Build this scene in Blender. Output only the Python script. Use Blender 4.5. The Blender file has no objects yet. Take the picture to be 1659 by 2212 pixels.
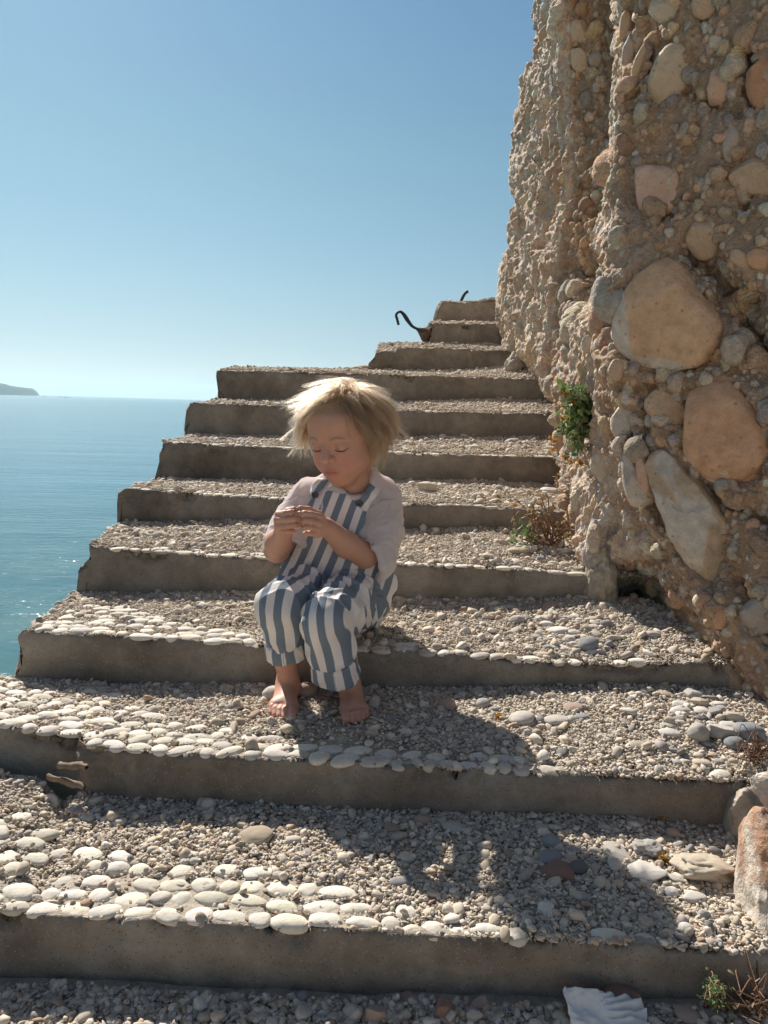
import bpy, math, random
import numpy as np
from mathutils import Vector, Matrix
random.seed(7); RNG = np.random.default_rng(7)
SC = bpy.context.scene; COL = SC.collection
R = math.radians

# ------------------------------------------------------------------ camera
# photo plane: 1659 x 2212 units ("p"), focal length 1660; camera at the world origin
FP, CX, CY = 1660.0, 829.5, 1106.0
PITCH, ROLL = R(7.96), R(1.6)
_f = np.array([0, math.cos(PITCH), -math.sin(PITCH)])
_u0 = np.array([0, math.sin(PITCH), math.cos(PITCH)]); _r0 = np.array([1.0, 0, 0])
CR = math.cos(ROLL) * _r0 + math.sin(ROLL) * _u0
CU = -math.sin(ROLL) * _r0 + math.cos(ROLL) * _u0
cam = bpy.data.cameras.new('camera'); camo = bpy.data.objects.new('camera', cam); COL.objects.link(camo)
camo.matrix_world = Matrix(((CR[0], CU[0], -_f[0], 0), (CR[1], CU[1], -_f[1], 0), (CR[2], CU[2], -_f[2], 0), (0, 0, 0, 1)))
cam.sensor_fit = 'VERTICAL'; cam.sensor_height = 36; cam.lens = 36 * FP / 2212
cam.clip_start = 0.02; cam.clip_end = 60000
SC.camera = camo

# ------------------------------------------------------------------ sky, sun, exposure
SUN_EL, SUN_AZ = R(40), R(-29.5)          # azimuth from +Y, clockwise
w = bpy.data.worlds.new('World'); SC.world = w; w.use_nodes = True
nt = w.node_tree; bg = nt.nodes['Background']
sky = nt.nodes.new('ShaderNodeTexSky'); sky.sky_type = 'NISHITA'; sky.sun_disc = False
sky.sun_elevation = SUN_EL; sky.sun_rotation = SUN_AZ % (2 * math.pi)
sky.altitude = 0; sky.air_density = 1.0; sky.dust_density = 0.3; sky.ozone_density = 1.6
tc = nt.nodes.new('ShaderNodeTexCoord'); sx = nt.nodes.new('ShaderNodeSeparateXYZ'); nt.links.new(tc.outputs['Generated'], sx.inputs[0])
cr = nt.nodes.new('ShaderNodeValToRGB'); nt.links.new(sx.outputs[2], cr.inputs[0])     # tint of the sky by height, warmer overhead for the fill
el = cr.color_ramp.elements
for _ in range(4): el.new(.5)
for e, (p_, c_) in zip(el, [(0, (.62, .59, .74)), (.06, (.60, .65, .76)), (.14, (.67, .79, .79)), (.28, (.68, .89, .84)), (.45, (.62, .88, .94)), (.68, (1.05, .98, .90))]):
    e.position = p_; e.color = (*c_, 1)
mx = nt.nodes.new('ShaderNodeMix'); mx.data_type = 'RGBA'; mx.blend_type = 'MULTIPLY'; mx.inputs[0].default_value = 1
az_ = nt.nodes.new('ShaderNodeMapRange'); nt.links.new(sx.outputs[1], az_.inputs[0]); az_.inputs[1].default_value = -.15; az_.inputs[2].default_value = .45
m2 = nt.nodes.new('ShaderNodeMix'); m2.data_type = 'RGBA'; m2.inputs[6].default_value = (1.14, .97, .90, 1)       # unseen sky behind the camera, warmed and brightened as fill light
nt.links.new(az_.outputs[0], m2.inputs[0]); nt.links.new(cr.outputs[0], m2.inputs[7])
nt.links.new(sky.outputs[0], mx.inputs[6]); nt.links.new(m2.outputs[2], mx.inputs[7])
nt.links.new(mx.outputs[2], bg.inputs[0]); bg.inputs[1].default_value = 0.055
sl = bpy.data.lights.new('sun', 'SUN'); sl.energy = 5.0; sl.angle = R(0.53); sl.color = (1, .94, .86)
so = bpy.data.objects.new('sun', sl); COL.objects.link(so)
SD = Vector((math.sin(SUN_AZ) * math.cos(SUN_EL), math.cos(SUN_AZ) * math.cos(SUN_EL), math.sin(SUN_EL)))
so.rotation_euler = SD.to_track_quat('Z', 'Y').to_euler()
SC.view_settings.view_transform = 'Standard'; SC.view_settings.look = 'None'
SC.view_settings.exposure = 0.63; SC.view_settings.gamma = 1
SC.view_settings.use_curve_mapping = False

# ------------------------------------------------------------------ helpers
def ray(px, py):
    px = np.asarray(px, float); py = np.asarray(py, float)
    xc = (px - CX) / FP; yc = -(py - CY) / FP
    return _f + xc[..., None] * CR + yc[..., None] * CU
def W(px, py, Y):
    d = ray(px, py); return d * (np.asarray(Y, float) / d[..., 1])[..., None]
def proj(p):
    p = np.asarray(p, float); z = p @ _f
    return np.stack([CX + FP * (p @ CR) / z, CY - FP * (p @ CU) / z], -1)
def rayz(px, py, z):
    d = ray(px, py); return d * (z / d[..., 2])[..., None]

def _hash(ix, iy, iz, seed):
    h = (ix.astype(np.int64) * 374761393 + iy.astype(np.int64) * 668265263 + iz.astype(np.int64) * 2147483647 + seed * 1274126177) & 0xffffffff
    h = ((h ^ (h >> 13)) * 1274126177) & 0xffffffff
    h = h ^ (h >> 16)
    return (h & 0xffffff).astype(np.float32) / 0xffffff
def vnoise(p, seed=0):
    p = np.asarray(p, np.float32); i = np.floor(p).astype(np.int64); f = p - i; f = f * f * (3 - 2 * f)
    r = 0
    for dx in (0, 1):
        wx = f[..., 0] if dx else 1 - f[..., 0]
        for dy in (0, 1):
            wy = f[..., 1] if dy else 1 - f[..., 1]
            for dz in (0, 1):
                wz = f[..., 2] if dz else 1 - f[..., 2]
                r = r + wx * wy * wz * _hash(i[..., 0] + dx, i[..., 1] + dy, i[..., 2] + dz, seed)
    return r * 2 - 1
def fbm(p, freq, octs=4, seed=0, gain=.5):
    r = 0; a = 1; t = 0
    for o in range(octs):
        r = r + a * vnoise(np.asarray(p) * freq, seed + o * 17); t += a; a *= gain; freq *= 2.03
    return r / t

def mesh_obj(name, verts, faces, mat=None, parent=None, smooth=True, link=True):
    me = bpy.data.meshes.new(name)
    verts = np.asarray(verts, np.float32); faces = np.asarray(faces, np.int32)
    me.vertices.add(len(verts)); me.vertices.foreach_set('co', verts.ravel())
    nf, k = faces.shape
    me.loops.add(nf * k); me.loops.foreach_set('vertex_index', faces.ravel())
    me.polygons.add(nf); me.polygons.foreach_set('loop_start', np.arange(0, nf * k, k, dtype=np.int32))
    me.update(calc_edges=True)
    me.validate()
    if smooth: me.polygons.foreach_set('use_smooth', np.ones(len(me.polygons), bool))
    o = bpy.data.objects.new(name, me)
    if link: COL.objects.link(o)
    if mat: me.materials.append(mat)
    if parent is not None: o.parent = parent
    return o
def vcol(o, name, c):
    c = np.asarray(c, np.float32)
    if c.shape[1] == 3: c = np.concatenate([c, np.ones((len(c), 1), np.float32)], 1)
    a = o.data.attributes.new(name, 'FLOAT_COLOR', 'POINT'); a.data.foreach_set('color', c.ravel())
def vval(o, name, v):
    a = o.data.attributes.new(name, 'FLOAT', 'POINT'); a.data.foreach_set('value', np.asarray(v, np.float32).ravel())
def empty(name, loc=(0, 0, 0), parent=None):
    o = bpy.data.objects.new(name, None); COL.objects.link(o); o.location = loc; o.empty_display_size = .05
    if parent is not None: o.parent = parent
    return o
def tag(o, label=None, cat=None, group=None, kind=None):
    for k, v in (('label', label), ('category', cat), ('group', group), ('kind', kind)):
        if v: o[k] = v
    return o
def grid_faces(nr, nc, off=0):
    i = np.arange((nr - 1) * (nc - 1)); r, c = i // (nc - 1), i % (nc - 1); a = off + r * nc + c
    return np.stack([a, a + 1, a + nc + 1, a + nc], 1)
def join_parts(parts):
    V, F, n = [], [], 0
    for v, f in parts:
        V.append(v); F.append(f + n); n += len(v)
    return np.concatenate(V), np.concatenate(F)

# ---- materials
class MT:
    def __init__(s, name):
        s.m = bpy.data.materials.new(name); s.m.use_nodes = True; s.t = s.m.node_tree
        s.b = s.t.nodes['Principled BSDF']; s.out = s.t.nodes['Material Output']
    def n(s, typ, **kw):
        nd = s.t.nodes.new('ShaderNode' + typ)
        for k, v in kw.items():
            if k.startswith('_'): setattr(nd, k[1:], v)
            else: s.set(nd.inputs[k.replace('__', ' ')], v)
        return nd
    def set(s, sock, v):
        if hasattr(v, 'outputs'): v = v.outputs[0]
        if isinstance(v, bpy.types.NodeSocket): s.t.links.new(v, sock)
        else:
            if isinstance(v, (tuple, list)) and len(v) == 3 and sock.type == 'RGBA': v = (*v, 1)
            sock.default_value = v
    def math(s, op, a, b=0.0, c=None, clamp=False):
        nd = s.t.nodes.new('ShaderNodeMath'); nd.operation = op; nd.use_clamp = clamp
        s.set(nd.inputs[0], a); s.set(nd.inputs[1], b)
        if c is not None: s.set(nd.inputs[2], c)
        return nd.outputs[0]
    def mix(s, f, a, b, mode='MIX'):
        nd = s.t.nodes.new('ShaderNodeMix'); nd.data_type = 'RGBA'; nd.blend_type = mode
        s.set(nd.inputs[0], f); s.set(nd.inputs[6], a); s.set(nd.inputs[7], b)
        return nd.outputs[2]
    def ramp(s, f, stops):
        nd = s.t.nodes.new('ShaderNodeValToRGB'); el = nd.color_ramp.elements
        while len(el) < len(stops): el.new(.5)
        for e, (p, c) in zip(el, stops):
            e.position = p; e.color = (*c, 1) if isinstance(c, (tuple, list)) else (c, c, c, 1)
        s.set(nd.inputs[0], f); return nd.outputs[0]
    def noise(s, scale, detail=4, rough=.55, vec=None, dist=0.0):
        nd = s.n('TexNoise', Scale=scale, Detail=float(detail), Roughness=rough, Distortion=dist)
        s.set(nd.inputs['Vector'], vec if vec is not None else s.pos())
        return nd.outputs[0]
    def vor(s, scale, vec=None, feature='F1', out=0):
        nd = s.n('TexVoronoi', Scale=scale, _feature=feature); s.set(nd.inputs['Vector'], vec if vec is not None else s.pos())
        return nd.outputs[out]
    def pos(s):
        if not hasattr(s, '_p'): s._p = s.n('TexCoord').outputs['Object']
        return s._p
    def attr(s, name, out='Color', typ='GEOMETRY'):
        return s.n('Attribute', _attribute_name=name, _attribute_type=typ).outputs[out]
    def bump(s, h, strength=.5, dist=.01, normal=None):
        nd = s.n('Bump', Strength=strength, Distance=dist, Height=h)
        if normal is not None: s.set(nd.inputs['Normal'], normal)
        return nd.outputs[0]
    def P(s, **kw):
        for k, v in kw.items(): s.set(s.b.inputs[k.replace('__', ' ')], v)
        return s.m
def scaled(m, v, sc):
    nd = m.n('Mapping'); m.set(nd.inputs[0], v); nd.inputs['Scale'].default_value = sc; return nd.outputs[0]

# ---- sign-distance field modelling (numpy) and surface extraction
class Field:
    def __init__(s, lo, hi, vs):
        s.lo = np.array(lo, np.float32); s.vs = vs
        s.n = np.ceil((np.array(hi) - s.lo) / vs).astype(int) + 1
        s.f = np.full(s.n, .06, np.float32)
    def box(s, lo, hi, pad):
        a = np.clip(np.floor((np.array(lo) - pad - s.lo) / s.vs).astype(int), 0, s.n)
        b = np.clip(np.ceil((np.array(hi) + pad - s.lo) / s.vs).astype(int) + 1, 0, s.n)
        if np.any(b <= a): return None, None
        sl_ = tuple(slice(x, y) for x, y in zip(a, b))
        ax = [s.lo[i] + s.vs * np.arange(a[i], b[i], dtype=np.float32) for i in range(3)]
        return sl_, np.stack(np.meshgrid(*ax, indexing='ij'), -1)
    def op(s, fn, lo, hi, k=.01, mode='u'):
        sl_, p = s.box(lo, hi, max(.012, k * 1.6))
        if sl_ is None: return
        d = fn(p).astype(np.float32); f = s.f[sl_]
        if mode == 'u':
            h = np.maximum(k - np.abs(f - d), 0) / k if k > 0 else 0
            s.f[sl_] = np.minimum(f, d) - h * h * k * .25
        elif mode == 's':
            d = -d; h = np.maximum(k - np.abs(f - d), 0) / k if k > 0 else 0
            s.f[sl_] = np.maximum(f, d) + h * h * k * .25
        elif mode == 'i':
            s.f[sl_] = np.maximum(f, d)
    def cap(s, a, b, ra, rb=None, k=.01, mode='u', flat=None):
        a = np.array(a, np.float32); b = np.array(b, np.float32); rb = ra if rb is None else rb
        ba = b - a; L2 = max(float(ba @ ba), 1e-9)
        def fn(p):
            q = p - a; t = np.clip(q @ ba / L2, 0, 1); r = ra + (rb - ra) * t
            v = q - t[..., None] * ba
            if flat is not None:
                ax, fac = flat; ax = np.array(ax, np.float32); ax /= np.linalg.norm(ax)
                c = v @ ax; v = v + (c * (fac - 1))[..., None] * ax
            return np.linalg.norm(v, axis=-1) - r
        m = max(ra, rb); s.op(fn, np.minimum(a, b) - m, np.maximum(a, b) + m, k, mode)
    def chain(s, pts, rads, k=.008, **kw):
        for i in range(len(pts) - 1): s.cap(pts[i], pts[i + 1], rads[i], rads[i + 1], k, **kw)
    def ell(s, c, r, k=.01, mode='u', M=None):
        c = np.array(c, np.float32); r = np.array(r, np.float32)
        def fn(p):
            q = p - c
            if M is not None: q = q @ M          # columns of M = local axes
            k0 = np.linalg.norm(q / r, axis=-1); k1 = np.linalg.norm(q / (r * r), axis=-1)
            return k0 * (k0 - 1) / np.maximum(k1, 1e-6)
        m = r.max(); s.op(fn, c - m, c + m, k, mode)
    def mesh(s):
        f = s.f; ins = f < 0
        n = np.array(f.shape) - 1
        c = np.zeros(n, np.int8)
        for dx in (0, 1):
            for dy in (0, 1):
                for dz in (0, 1):
                    c += ins[dx:dx + n[0], dy:dy + n[1], dz:dz + n[2]]
        act = np.argwhere((c > 0) & (c < 8))
        idx = np.full(n, -1, np.int64); idx[tuple(act.T)] = np.arange(len(act))
        acc = np.zeros((len(act), 3)); cnt = np.zeros(len(act))
        corners = [np.array((x, y, z)) for x in (0, 1) for y in (0, 1) for z in (0, 1)]
        for a in corners:
            for ax in range(3):
                if a[ax] == 0:
                    b = a.copy(); b[ax] = 1
                    va = f[tuple((act + a).T)]; vb = f[tuple((act + b).T)]
                    m = (va < 0) != (vb < 0)
                    t = np.where(m, va / np.where(m, va - vb, 1), 0)
                    acc[m] += (a + (b - a) * t[:, None])[m]; cnt[m] += 1
        V = s.lo + s.vs * (act + acc / cnt[:, None])
        Fs = []
        for ax in range(3):
            o1, o2 = [(1, 2), (2, 0), (0, 1)][ax]
            sa = [slice(None)] * 3; sb = [slice(None)] * 3
            sa[ax] = slice(0, -1); sb[ax] = slice(1, None)
            ia, ib = ins[tuple(sa)], ins[tuple(sb)]
            e = np.argwhere(ia != ib)
            ok = (e[:, o1] > 0) & (e[:, o2] > 0) & (e[:, o1] < n[o1]) & (e[:, o2] < n[o2])
            e = e[ok]; up = ia[tuple(e.T)]
            def cell(d1, d2):
                q = e.copy(); q[:, o1] -= d1; q[:, o2] -= d2; return idx[tuple(q.T)]
            q = np.stack([cell(1, 1), cell(0, 1), cell(0, 0), cell(1, 0)], 1)
            q[~up] = q[~up][:, ::-1]; Fs.append(q)
        F = np.concatenate(Fs); F = F[(F >= 0).all(1)]
        return V.astype(np.float32), F
# ------------------------------------------------------------------ materials of the setting
def m_concrete():
    m = MT('concrete'); p = m.pos()
    big = m.noise(3.2, 5, .6); fine = m.noise(160, 3, .7); mid = m.noise(22, 5, .65)
    c = m.ramp(big, [(.32, (.165, .138, .108)), (.5, (.270, .234, .190)), (.68, (.370, .330, .275))])
    c = m.mix(.55, c, m.ramp(mid, [(.3, (.55, .54, .53)), (.7, (1.2, 1.18, 1.15))]), 'MULTIPLY')
    sp = m.vor(190); c = m.mix(m.ramp(sp, [(.12, .9), (.30, 0)]), c, m.mix(m.ramp(m.noise(120, 1), [(.50, 0), (.56, 1)]), (.11, .085, .065), (.40, .35, .29)))
    streak = m.noise(7, 4, .6, scaled(m, p, (1, 1, .12))); c = m.mix(m.ramp(streak, [(.55, 0), (.8, .45)]), c, (.12, .09, .065))
    c = m.mix(m.ramp(m.noise(5, 7, .7, dist=.6), [(.56, 0), (.66, .4)]), c, (.40, .35, .28))
    h = m.math('ADD', m.math('MULTIPLY', fine, .5), mid)
    return m.P(Base__Color=c, Roughness=.93, Specular__IOR__Level=.25, Normal=m.bump(h, .8, .006))
def m_cement():
    m = MT('cement_bed'); mid = m.noise(30, 6, .65); c = m.ramp(mid, [(.3, (.30, .25, .19)), (.7, (.54, .47, .38))])
    return m.P(Base__Color=c, Roughness=.95, Specular__IOR__Level=.2, Normal=m.bump(m.noise(110, 4, .7), .9, .006))
def m_cobble():
    m = MT('white_cobble'); c = m.attr('col')
    c = m.mix(.6, c, m.ramp(m.noise(40, 5, .6), [(.3, (.72, .69, .64)), (.62, (1.08, 1.07, 1.05))]), 'MULTIPLY')
    pit = m.vor(150); c = m.mix(m.ramp(pit, [(.05, .6), (.16, 0)]), c, (.3, .25, .19))
    return m.P(Base__Color=c, Roughness=.8, Specular__IOR__Level=.3, Normal=m.bump(m.noise(170, 4, .6), .35, .003))
def m_gravel():
    m = MT('gravel_pebble'); c = m.attr('col', typ='INSTANCER')
    c = m.mix(.45, c, m.ramp(m.noise(1.6, 4, .6), [(.3, (.7, .68, .65)), (.65, (1.1, 1.1, 1.1))]), 'MULTIPLY')
    return m.P(Base__Color=c, Roughness=.82, Specular__IOR__Level=.3)
def m_stone():
    m = MT('loose_stone'); c = m.n('ObjectInfo').outputs['Color']; p = m.pos()
    c = m.mix(.75, c, m.ramp(m.noise(45, 6, .62), [(.28, (.62, .6, .56)), (.65, (1.12, 1.11, 1.1))]), 'MULTIPLY')
    c = m.mix(m.ramp(m.vor(120), [(.04, .5), (.15, 0)]), c, (.2, .16, .12))
    band = m.noise(30, 2, .5, scaled(m, p, (.4, 1, 2.4))); c = m.mix(m.ramp(band, [(.6, 0), (.72, .3)]), c, (.5, .46, .42))
    return m.P(Base__Color=c, Roughness=.8, Specular__IOR__Level=.3, Normal=m.bump(m.noise(130, 5, .65), .5, .004))
def m_cliff():
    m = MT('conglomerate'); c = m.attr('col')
    c = m.mix(.7, c, m.ramp(m.noise(70, 6, .65), [(.3, (.6, .58, .55)), (.66, (1.2, 1.18, 1.14))]), 'MULTIPLY')
    c = m.mix(m.ramp(m.noise(6, 5, .6), [(.45, 0), (.75, .4)]), c, (.34, .21, .115))
    h = m.math('ADD', m.noise(260, 4, .7), m.math('MULTIPLY', m.vor(140), 1.1))
    return m.P(Base__Color=c, Roughness=.92, Specular__IOR__Level=.2, Normal=m.bump(h, .8, .005))
def m_boulder():
    m = MT('boulder_rock'); c = m.n('ObjectInfo').outputs['Color']; p = m.pos()
    n1 = m.noise(7, 6, .62, dist=.4); n2 = m.noise(30, 6, .65)
    c = m.mix(m.ramp(m.math('ADD', m.attr('wash', 'Fac'), m.math('MULTIPLY', m.math('SUBTRACT', n1, .5), 1.3)), [(.44, 0), (.56, 1)]), c, (.66, .60, .52))
    c = m.mix(m.ramp(m.noise(16, 5, .6), [(.5, 0), (.72, .55)]), c, (.36, .19, .10))
    pit = m.vor(38); c = m.mix(m.ramp(pit, [(.06, .55), (.2, 0)]), c, (.22, .13, .08))
    c = m.mix(.8, c, m.ramp(n2, [(.3, (.66, .62, .57)), (.65, (1.14, 1.13, 1.1))]), 'MULTIPLY')
    c = m.mix(m.ramp(m.vor(90), [(.03, .5), (.12, 0)]), c, (.16, .1, .06))
    h = m.math('ADD', n2, m.math('MULTIPLY', m.noise(150, 5, .65), .35))
    return m.P(Base__Color=c, Roughness=.78, Specular__IOR__Level=.3, Normal=m.bump(h, .9, .010))
def m_water():
    m = MT('sea_water'); p = m.n('NewGeometry').outputs['Position']
    w1 = m.noise(.5, 6, .62, scaled(m, p, (.22, 1.0, 1)), .4); w2 = m.noise(2.6, 5, .6, scaled(m, p, (.4, 1, 1)), .4)
    patch = m.math('ADD', m.math('MULTIPLY', m.noise(.035, 4, .6, scaled(m, p, (.35, 1, 1))), .5), m.math('MULTIPLY', m.noise(.5, 6, .65, scaled(m, p, (.18, 1, 1)), .4), .5))
    h = m.math('ADD', w1, m.math('MULTIPLY', w2, .22))
    c = m.ramp(patch, [(.35, (.036, .138, .205)), (.65, (.072, .205, .270))])
    sep = m.n('SeparateXYZ'); m.set(sep.inputs[0], p)
    shore = m.n('MapRange'); m.set(shore.inputs[0], sep.outputs[1]); shore.inputs[1].default_value = 6; shore.inputs[2].default_value = 26
    bed = m.ramp(m.noise(.9, 5, .6), [(.35, (.040, .125, .145)), (.65, (.085, .175, .175))])
    c = m.mix(m.math('SUBTRACT', 1.0, shore.outputs[0]), c, bed)
    return m.P(Base__Color=c, Roughness=.16, IOR=1.333, Specular__IOR__Level=.12, Normal=m.bump(h, 1.0, .10))
def simple(name, col, rough=.8, var=.25, scale=60, bump=.3, metal=0, spec=.3):
    m = MT(name); n = m.noise(scale, 5, .6)
    c = m.mix(1, col, m.ramp(n, [(.3, (1 - var,) * 3), (.7, (1 + var,) * 3)]), 'MULTIPLY')
    return m.P(Base__Color=c, Roughness=rough, Metallic=metal, Specular__IOR__Level=spec, Normal=m.bump(m.noise(scale * 2.5, 4, .6), bump, .003))
M_CONC, M_CEM, M_COB, M_GRAV, M_STONE, M_CLIFF, M_BOULD, M_SEA = m_concrete(), m_cement(), m_cobble(), m_gravel(), m_stone(), m_cliff(), m_boulder(), m_water()
# ------------------------------------------------------------------ sea and headland
SEA = -3.0
ys = np.concatenate([np.linspace(-30, 60, 30), np.geomspace(70, 9000, 40)])
xs = np.concatenate([-np.geomspace(6500, 20, 25), np.linspace(-15, 15, 20), np.geomspace(20, 6500, 25)])
gx, gy = np.meshgrid(xs, ys)
o = mesh_obj('sea', np.stack([gx.ravel(), gy.ravel(), np.full(gx.size, SEA)], 1), grid_faces(len(ys), len(xs)), M_SEA)
tag(o, 'calm teal sea reaching to a pale horizon', kind='structure'); o['label'] = 'calm teal sea reaching to a pale horizon'

HD = 2400.0
hp = [(-420, 770), (-300, 790), (-200, 800), (-90, 806), (0, 828), (24, 833), (50, 839), (70, 841), (79, 846), (86, 855)]
def headland():
    n = 160; px = np.linspace(-420, 86, n); py = np.interp(px, [a for a, b in hp], [b for a, b in hp])
    top = W(px, py, HD); prof = top[:, 2] - SEA
    rows = []
    for j, (t, hh) in enumerate([(-40, -.02), (-34, .12), (-22, .5), (-10, .85), (0, 1), (200, .75), (420, -.02)]):
        x = top[:, 0] * (1 + t / HD); q = np.stack([x, np.full(n, HD + t), SEA + prof * hh], 1)
        q[:, 2] += fbm(q, .02, 4, 5) * 7 * min(1, hh * 3) * (prof > 3)
        rows.append(q)
    m = MT('far_scrub'); c = m.ramp(m.noise(.02, 6, .65), [(.35, (.025, .045, .045)), (.65, (.06, .075, .07))])
    m.P(Base__Color=c, Roughness=.95, Specular__IOR__Level=.1)
    o = mesh_obj('headland', np.concatenate(rows), grid_faces(len(rows), n), m.m); tag(o, kind='structure')
    o['label'] = 'low dark headland on the horizon at the left'
headland()

# ------------------------------------------------------------------ staircase
YK = [4.85, 4.50, 4.15, 3.75, 3.35, 2.93, 2.50, 2.08, 1.70, 1.33, 1.00]
TOP = [
 [(955, 651), (1000, 652), (1081, 648), (1130, 650)],
 [(937, 698), (1000, 699), (1084, 700), (1140, 702)],
 [(812, 763), (830, 761), (852, 762), (857, 752), (938, 752), (1049, 757), (1113, 758), (1180, 760)],
 [(472, 800), (600, 803), (756, 807), (902, 812), (1134, 819), (1260, 824)],
 [(417, 870), (600, 877), (847, 887), (1049, 893), (1225, 895), (1300, 898)],
 [(350, 960), (357, 956), (540, 965), (620, 969), (844, 978), (1034, 985), (1232, 990), (1330, 993)],
 [(265, 1062), (275, 1056), (450, 1068), (540, 1074), (859, 1089), (1049, 1096), (1163, 1105), (1330, 1112)],
 [(190, 1178), (221, 1182), (223, 1186), (540, 1206), (859, 1221), (1080, 1228), (1260, 1243), (1400, 1250)],
 [(52, 1364), (110, 1366), (366, 1382), (540, 1394), (829, 1408), (1000, 1418), (1150, 1432), (1330, 1440), (1529, 1437), (1700, 1445)],
 [(-330, 1545), (0, 1565), (30, 1574), (100, 1588), (165, 1594), (176, 1612), (300, 1625), (500, 1636), (780, 1650), (829, 1658), (1179, 1675), (1354, 1684), (1574, 1692), (1700, 1697)],
 [(-450, 1945), (0, 1972), (60, 1982), (250, 1993), (400, 1997), (570, 2009), (592, 2022), (600, 2012), (725, 2010), (829, 2022), (979, 2032), (1179, 2040), (1329, 2047), (1569, 2062), (1720, 2070)]]
BASE = [
 [(928, 697), (1084, 697), (1130, 699)],
 [(917, 743), (1087, 746), (1140, 748)],
 [(796, 800), (961, 803), (1049, 797), (1113, 788), (1180, 790)],
 [(470, 867), (600, 868), (847, 868), (1078, 864), (1193, 868), (1260, 872)],
 [(415, 941), (600, 944), (873, 946), (1107, 944), (1205, 946), (1300, 950)],
 [(346, 1037), (600, 1040), (844, 1041), (1049, 1039), (1225, 1051), (1330, 1056)],
 [(257, 1134), (540, 1123), (859, 1146), (1049, 1140), (1163, 1146), (1330, 1150)],
 [(158, 1283), (540, 1280), (829, 1296), (1080, 1297), (1267, 1291), (1400, 1296)],
 [(12, 1466), (200, 1476), (540, 1482), (829, 1490), (1080, 1488), (1314, 1479), (1568, 1490), (1700, 1496)],
 [(-330, 1620), (0, 1645), (105, 1660), (155, 1712), (300, 1733), (500, 1733), (829, 1756), (1129, 1760), (1329, 1769), (1559, 1786), (1700, 1790)],
 [(-450, 2085), (0, 2113), (300, 2123), (625, 2138), (829, 2140), (1179, 2158), (1500, 2156), (1720, 2165)]]
XLEFT = {3: None}
def yoff(k, px):
    o = np.zeros_like(px)
    if k == 9: o = o + .05 * np.clip((172 - px) / 14, 0, 1)
    return o
def on_plane(k, px, py):
    """p -> point on the (slightly turned) riser plane of step k"""
    d = ray(px, py); Y = YK[k] + yoff(k, np.asarray(px, float))
    t = Y / (d[..., 1] + .07 * d[..., 0]); return d * t[..., None]
def line(pts, px): return np.interp(px, [a for a, b in pts], [b for a, b in pts])
def front(k, u):
    T = TOP[k]; px = T[0][0] + (T[-1][0] - T[0][0]) * u; return on_plane(k, px, line(T, px))
def foot(k, u):
    T = BASE[k]; px = T[0][0] + (T[-1][0] - T[0][0]) * u; return on_plane(k, px, line(T, px))
def back(k, u):
    """rear edge of tread k: the base line of the next riser up, continued past a narrower step"""
    F = front(k, u)
    if k == 0: return F + np.array([0, .45, .02])
    if k == 11: pass
    j = k - 1; Bs = BASE[j]
    tgt = F[..., 0].copy()
    L0 = front(k, np.zeros(1))[0, 0]; b0 = foot(j, np.zeros(1))[0]; b1 = foot(j, np.ones(1))[0]
    xl = b0[0] if b0[0] < L0 + .12 else L0 + .02
    X = xl + (b1[0] - xl) * u
    bp = foot(j, np.linspace(0, 1, 200)); Z = np.interp(X, bp[:, 0], bp[:, 2])
    return np.stack([X, YK[j] - .07 * X + .004, Z], -1)
def tread(k, u, v):
    if k == 11:
        X = -1.3 + 2.3 * u; p = np.stack([X, .25 + (.985 - .07 * X - .25) * v, np.full_like(X, -.84)], -1)
        b = foot(10, np.linspace(0, 1, 200)); p[..., 2] = np.interp(X, b[:, 0], b[:, 2])
    else:
        F, B = front(k, u), back(k, u); p = F + (B - F) * v[..., None]
    win = np.clip(v * 5, 0, 1)
    p[..., 2] += win * (fbm(p, 7, 3, 31 + k) * .007)
    return p
def on_tread(k, px, py):
    """point of tread k seen at p"""
    uu, vv = np.meshgrid(np.linspace(0, 1, 400), np.linspace(0, 1, 120))
    if k not in on_tread.c:
        P3 = tread(k, uu, vv); on_tread.c[k] = (P3, proj(P3))
    P3, q = on_tread.c[k]
    i = np.argmin((q[..., 0] - px) ** 2 + (q[..., 1] - py) ** 2); return P3.reshape(-1, 3)[i].copy()
on_tread.c = {}

stair = empty('staircase', (0, 3, -1))
tag(stair, 'weathered concrete staircase with white pebble edging climbing beside the rock face', 'staircase')
stair_inv = Matrix.Translation((0, -3, 1))
def P3obj(o, parent, inv):
    o.parent = parent; o.matrix_parent_inverse = inv
def icos(sub):
    import bmesh
    bm = bmesh.new(); bmesh.ops.create_icosphere(bm, subdivisions=sub, radius=1)
    v = np.array([x.co[:] for x in bm.verts]); f = np.array([[x.index for x in t.verts] for t in bm.faces]); bm.free(); return v, f
ICO2, ICO3, ICO4, ICO1 = icos(2), icos(3), icos(4), icos(1)
ICO5 = icos(5)
def rot_z(a): c, s = math.cos(a), math.sin(a); return np.array([[c, -s, 0], [s, c, 0], [0, 0, 1]])
def pebble_shape(v, seed, sub=.14, power=2.4):
    """lumpy superellipsoid from unit sphere directions"""
    a = np.abs(v) ** power; r = a.sum(1) ** (-1 / power)
    q = v * r[:, None]; return q * (1 + sub * fbm(v, 1.1, 2, seed))[:, None]

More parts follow.
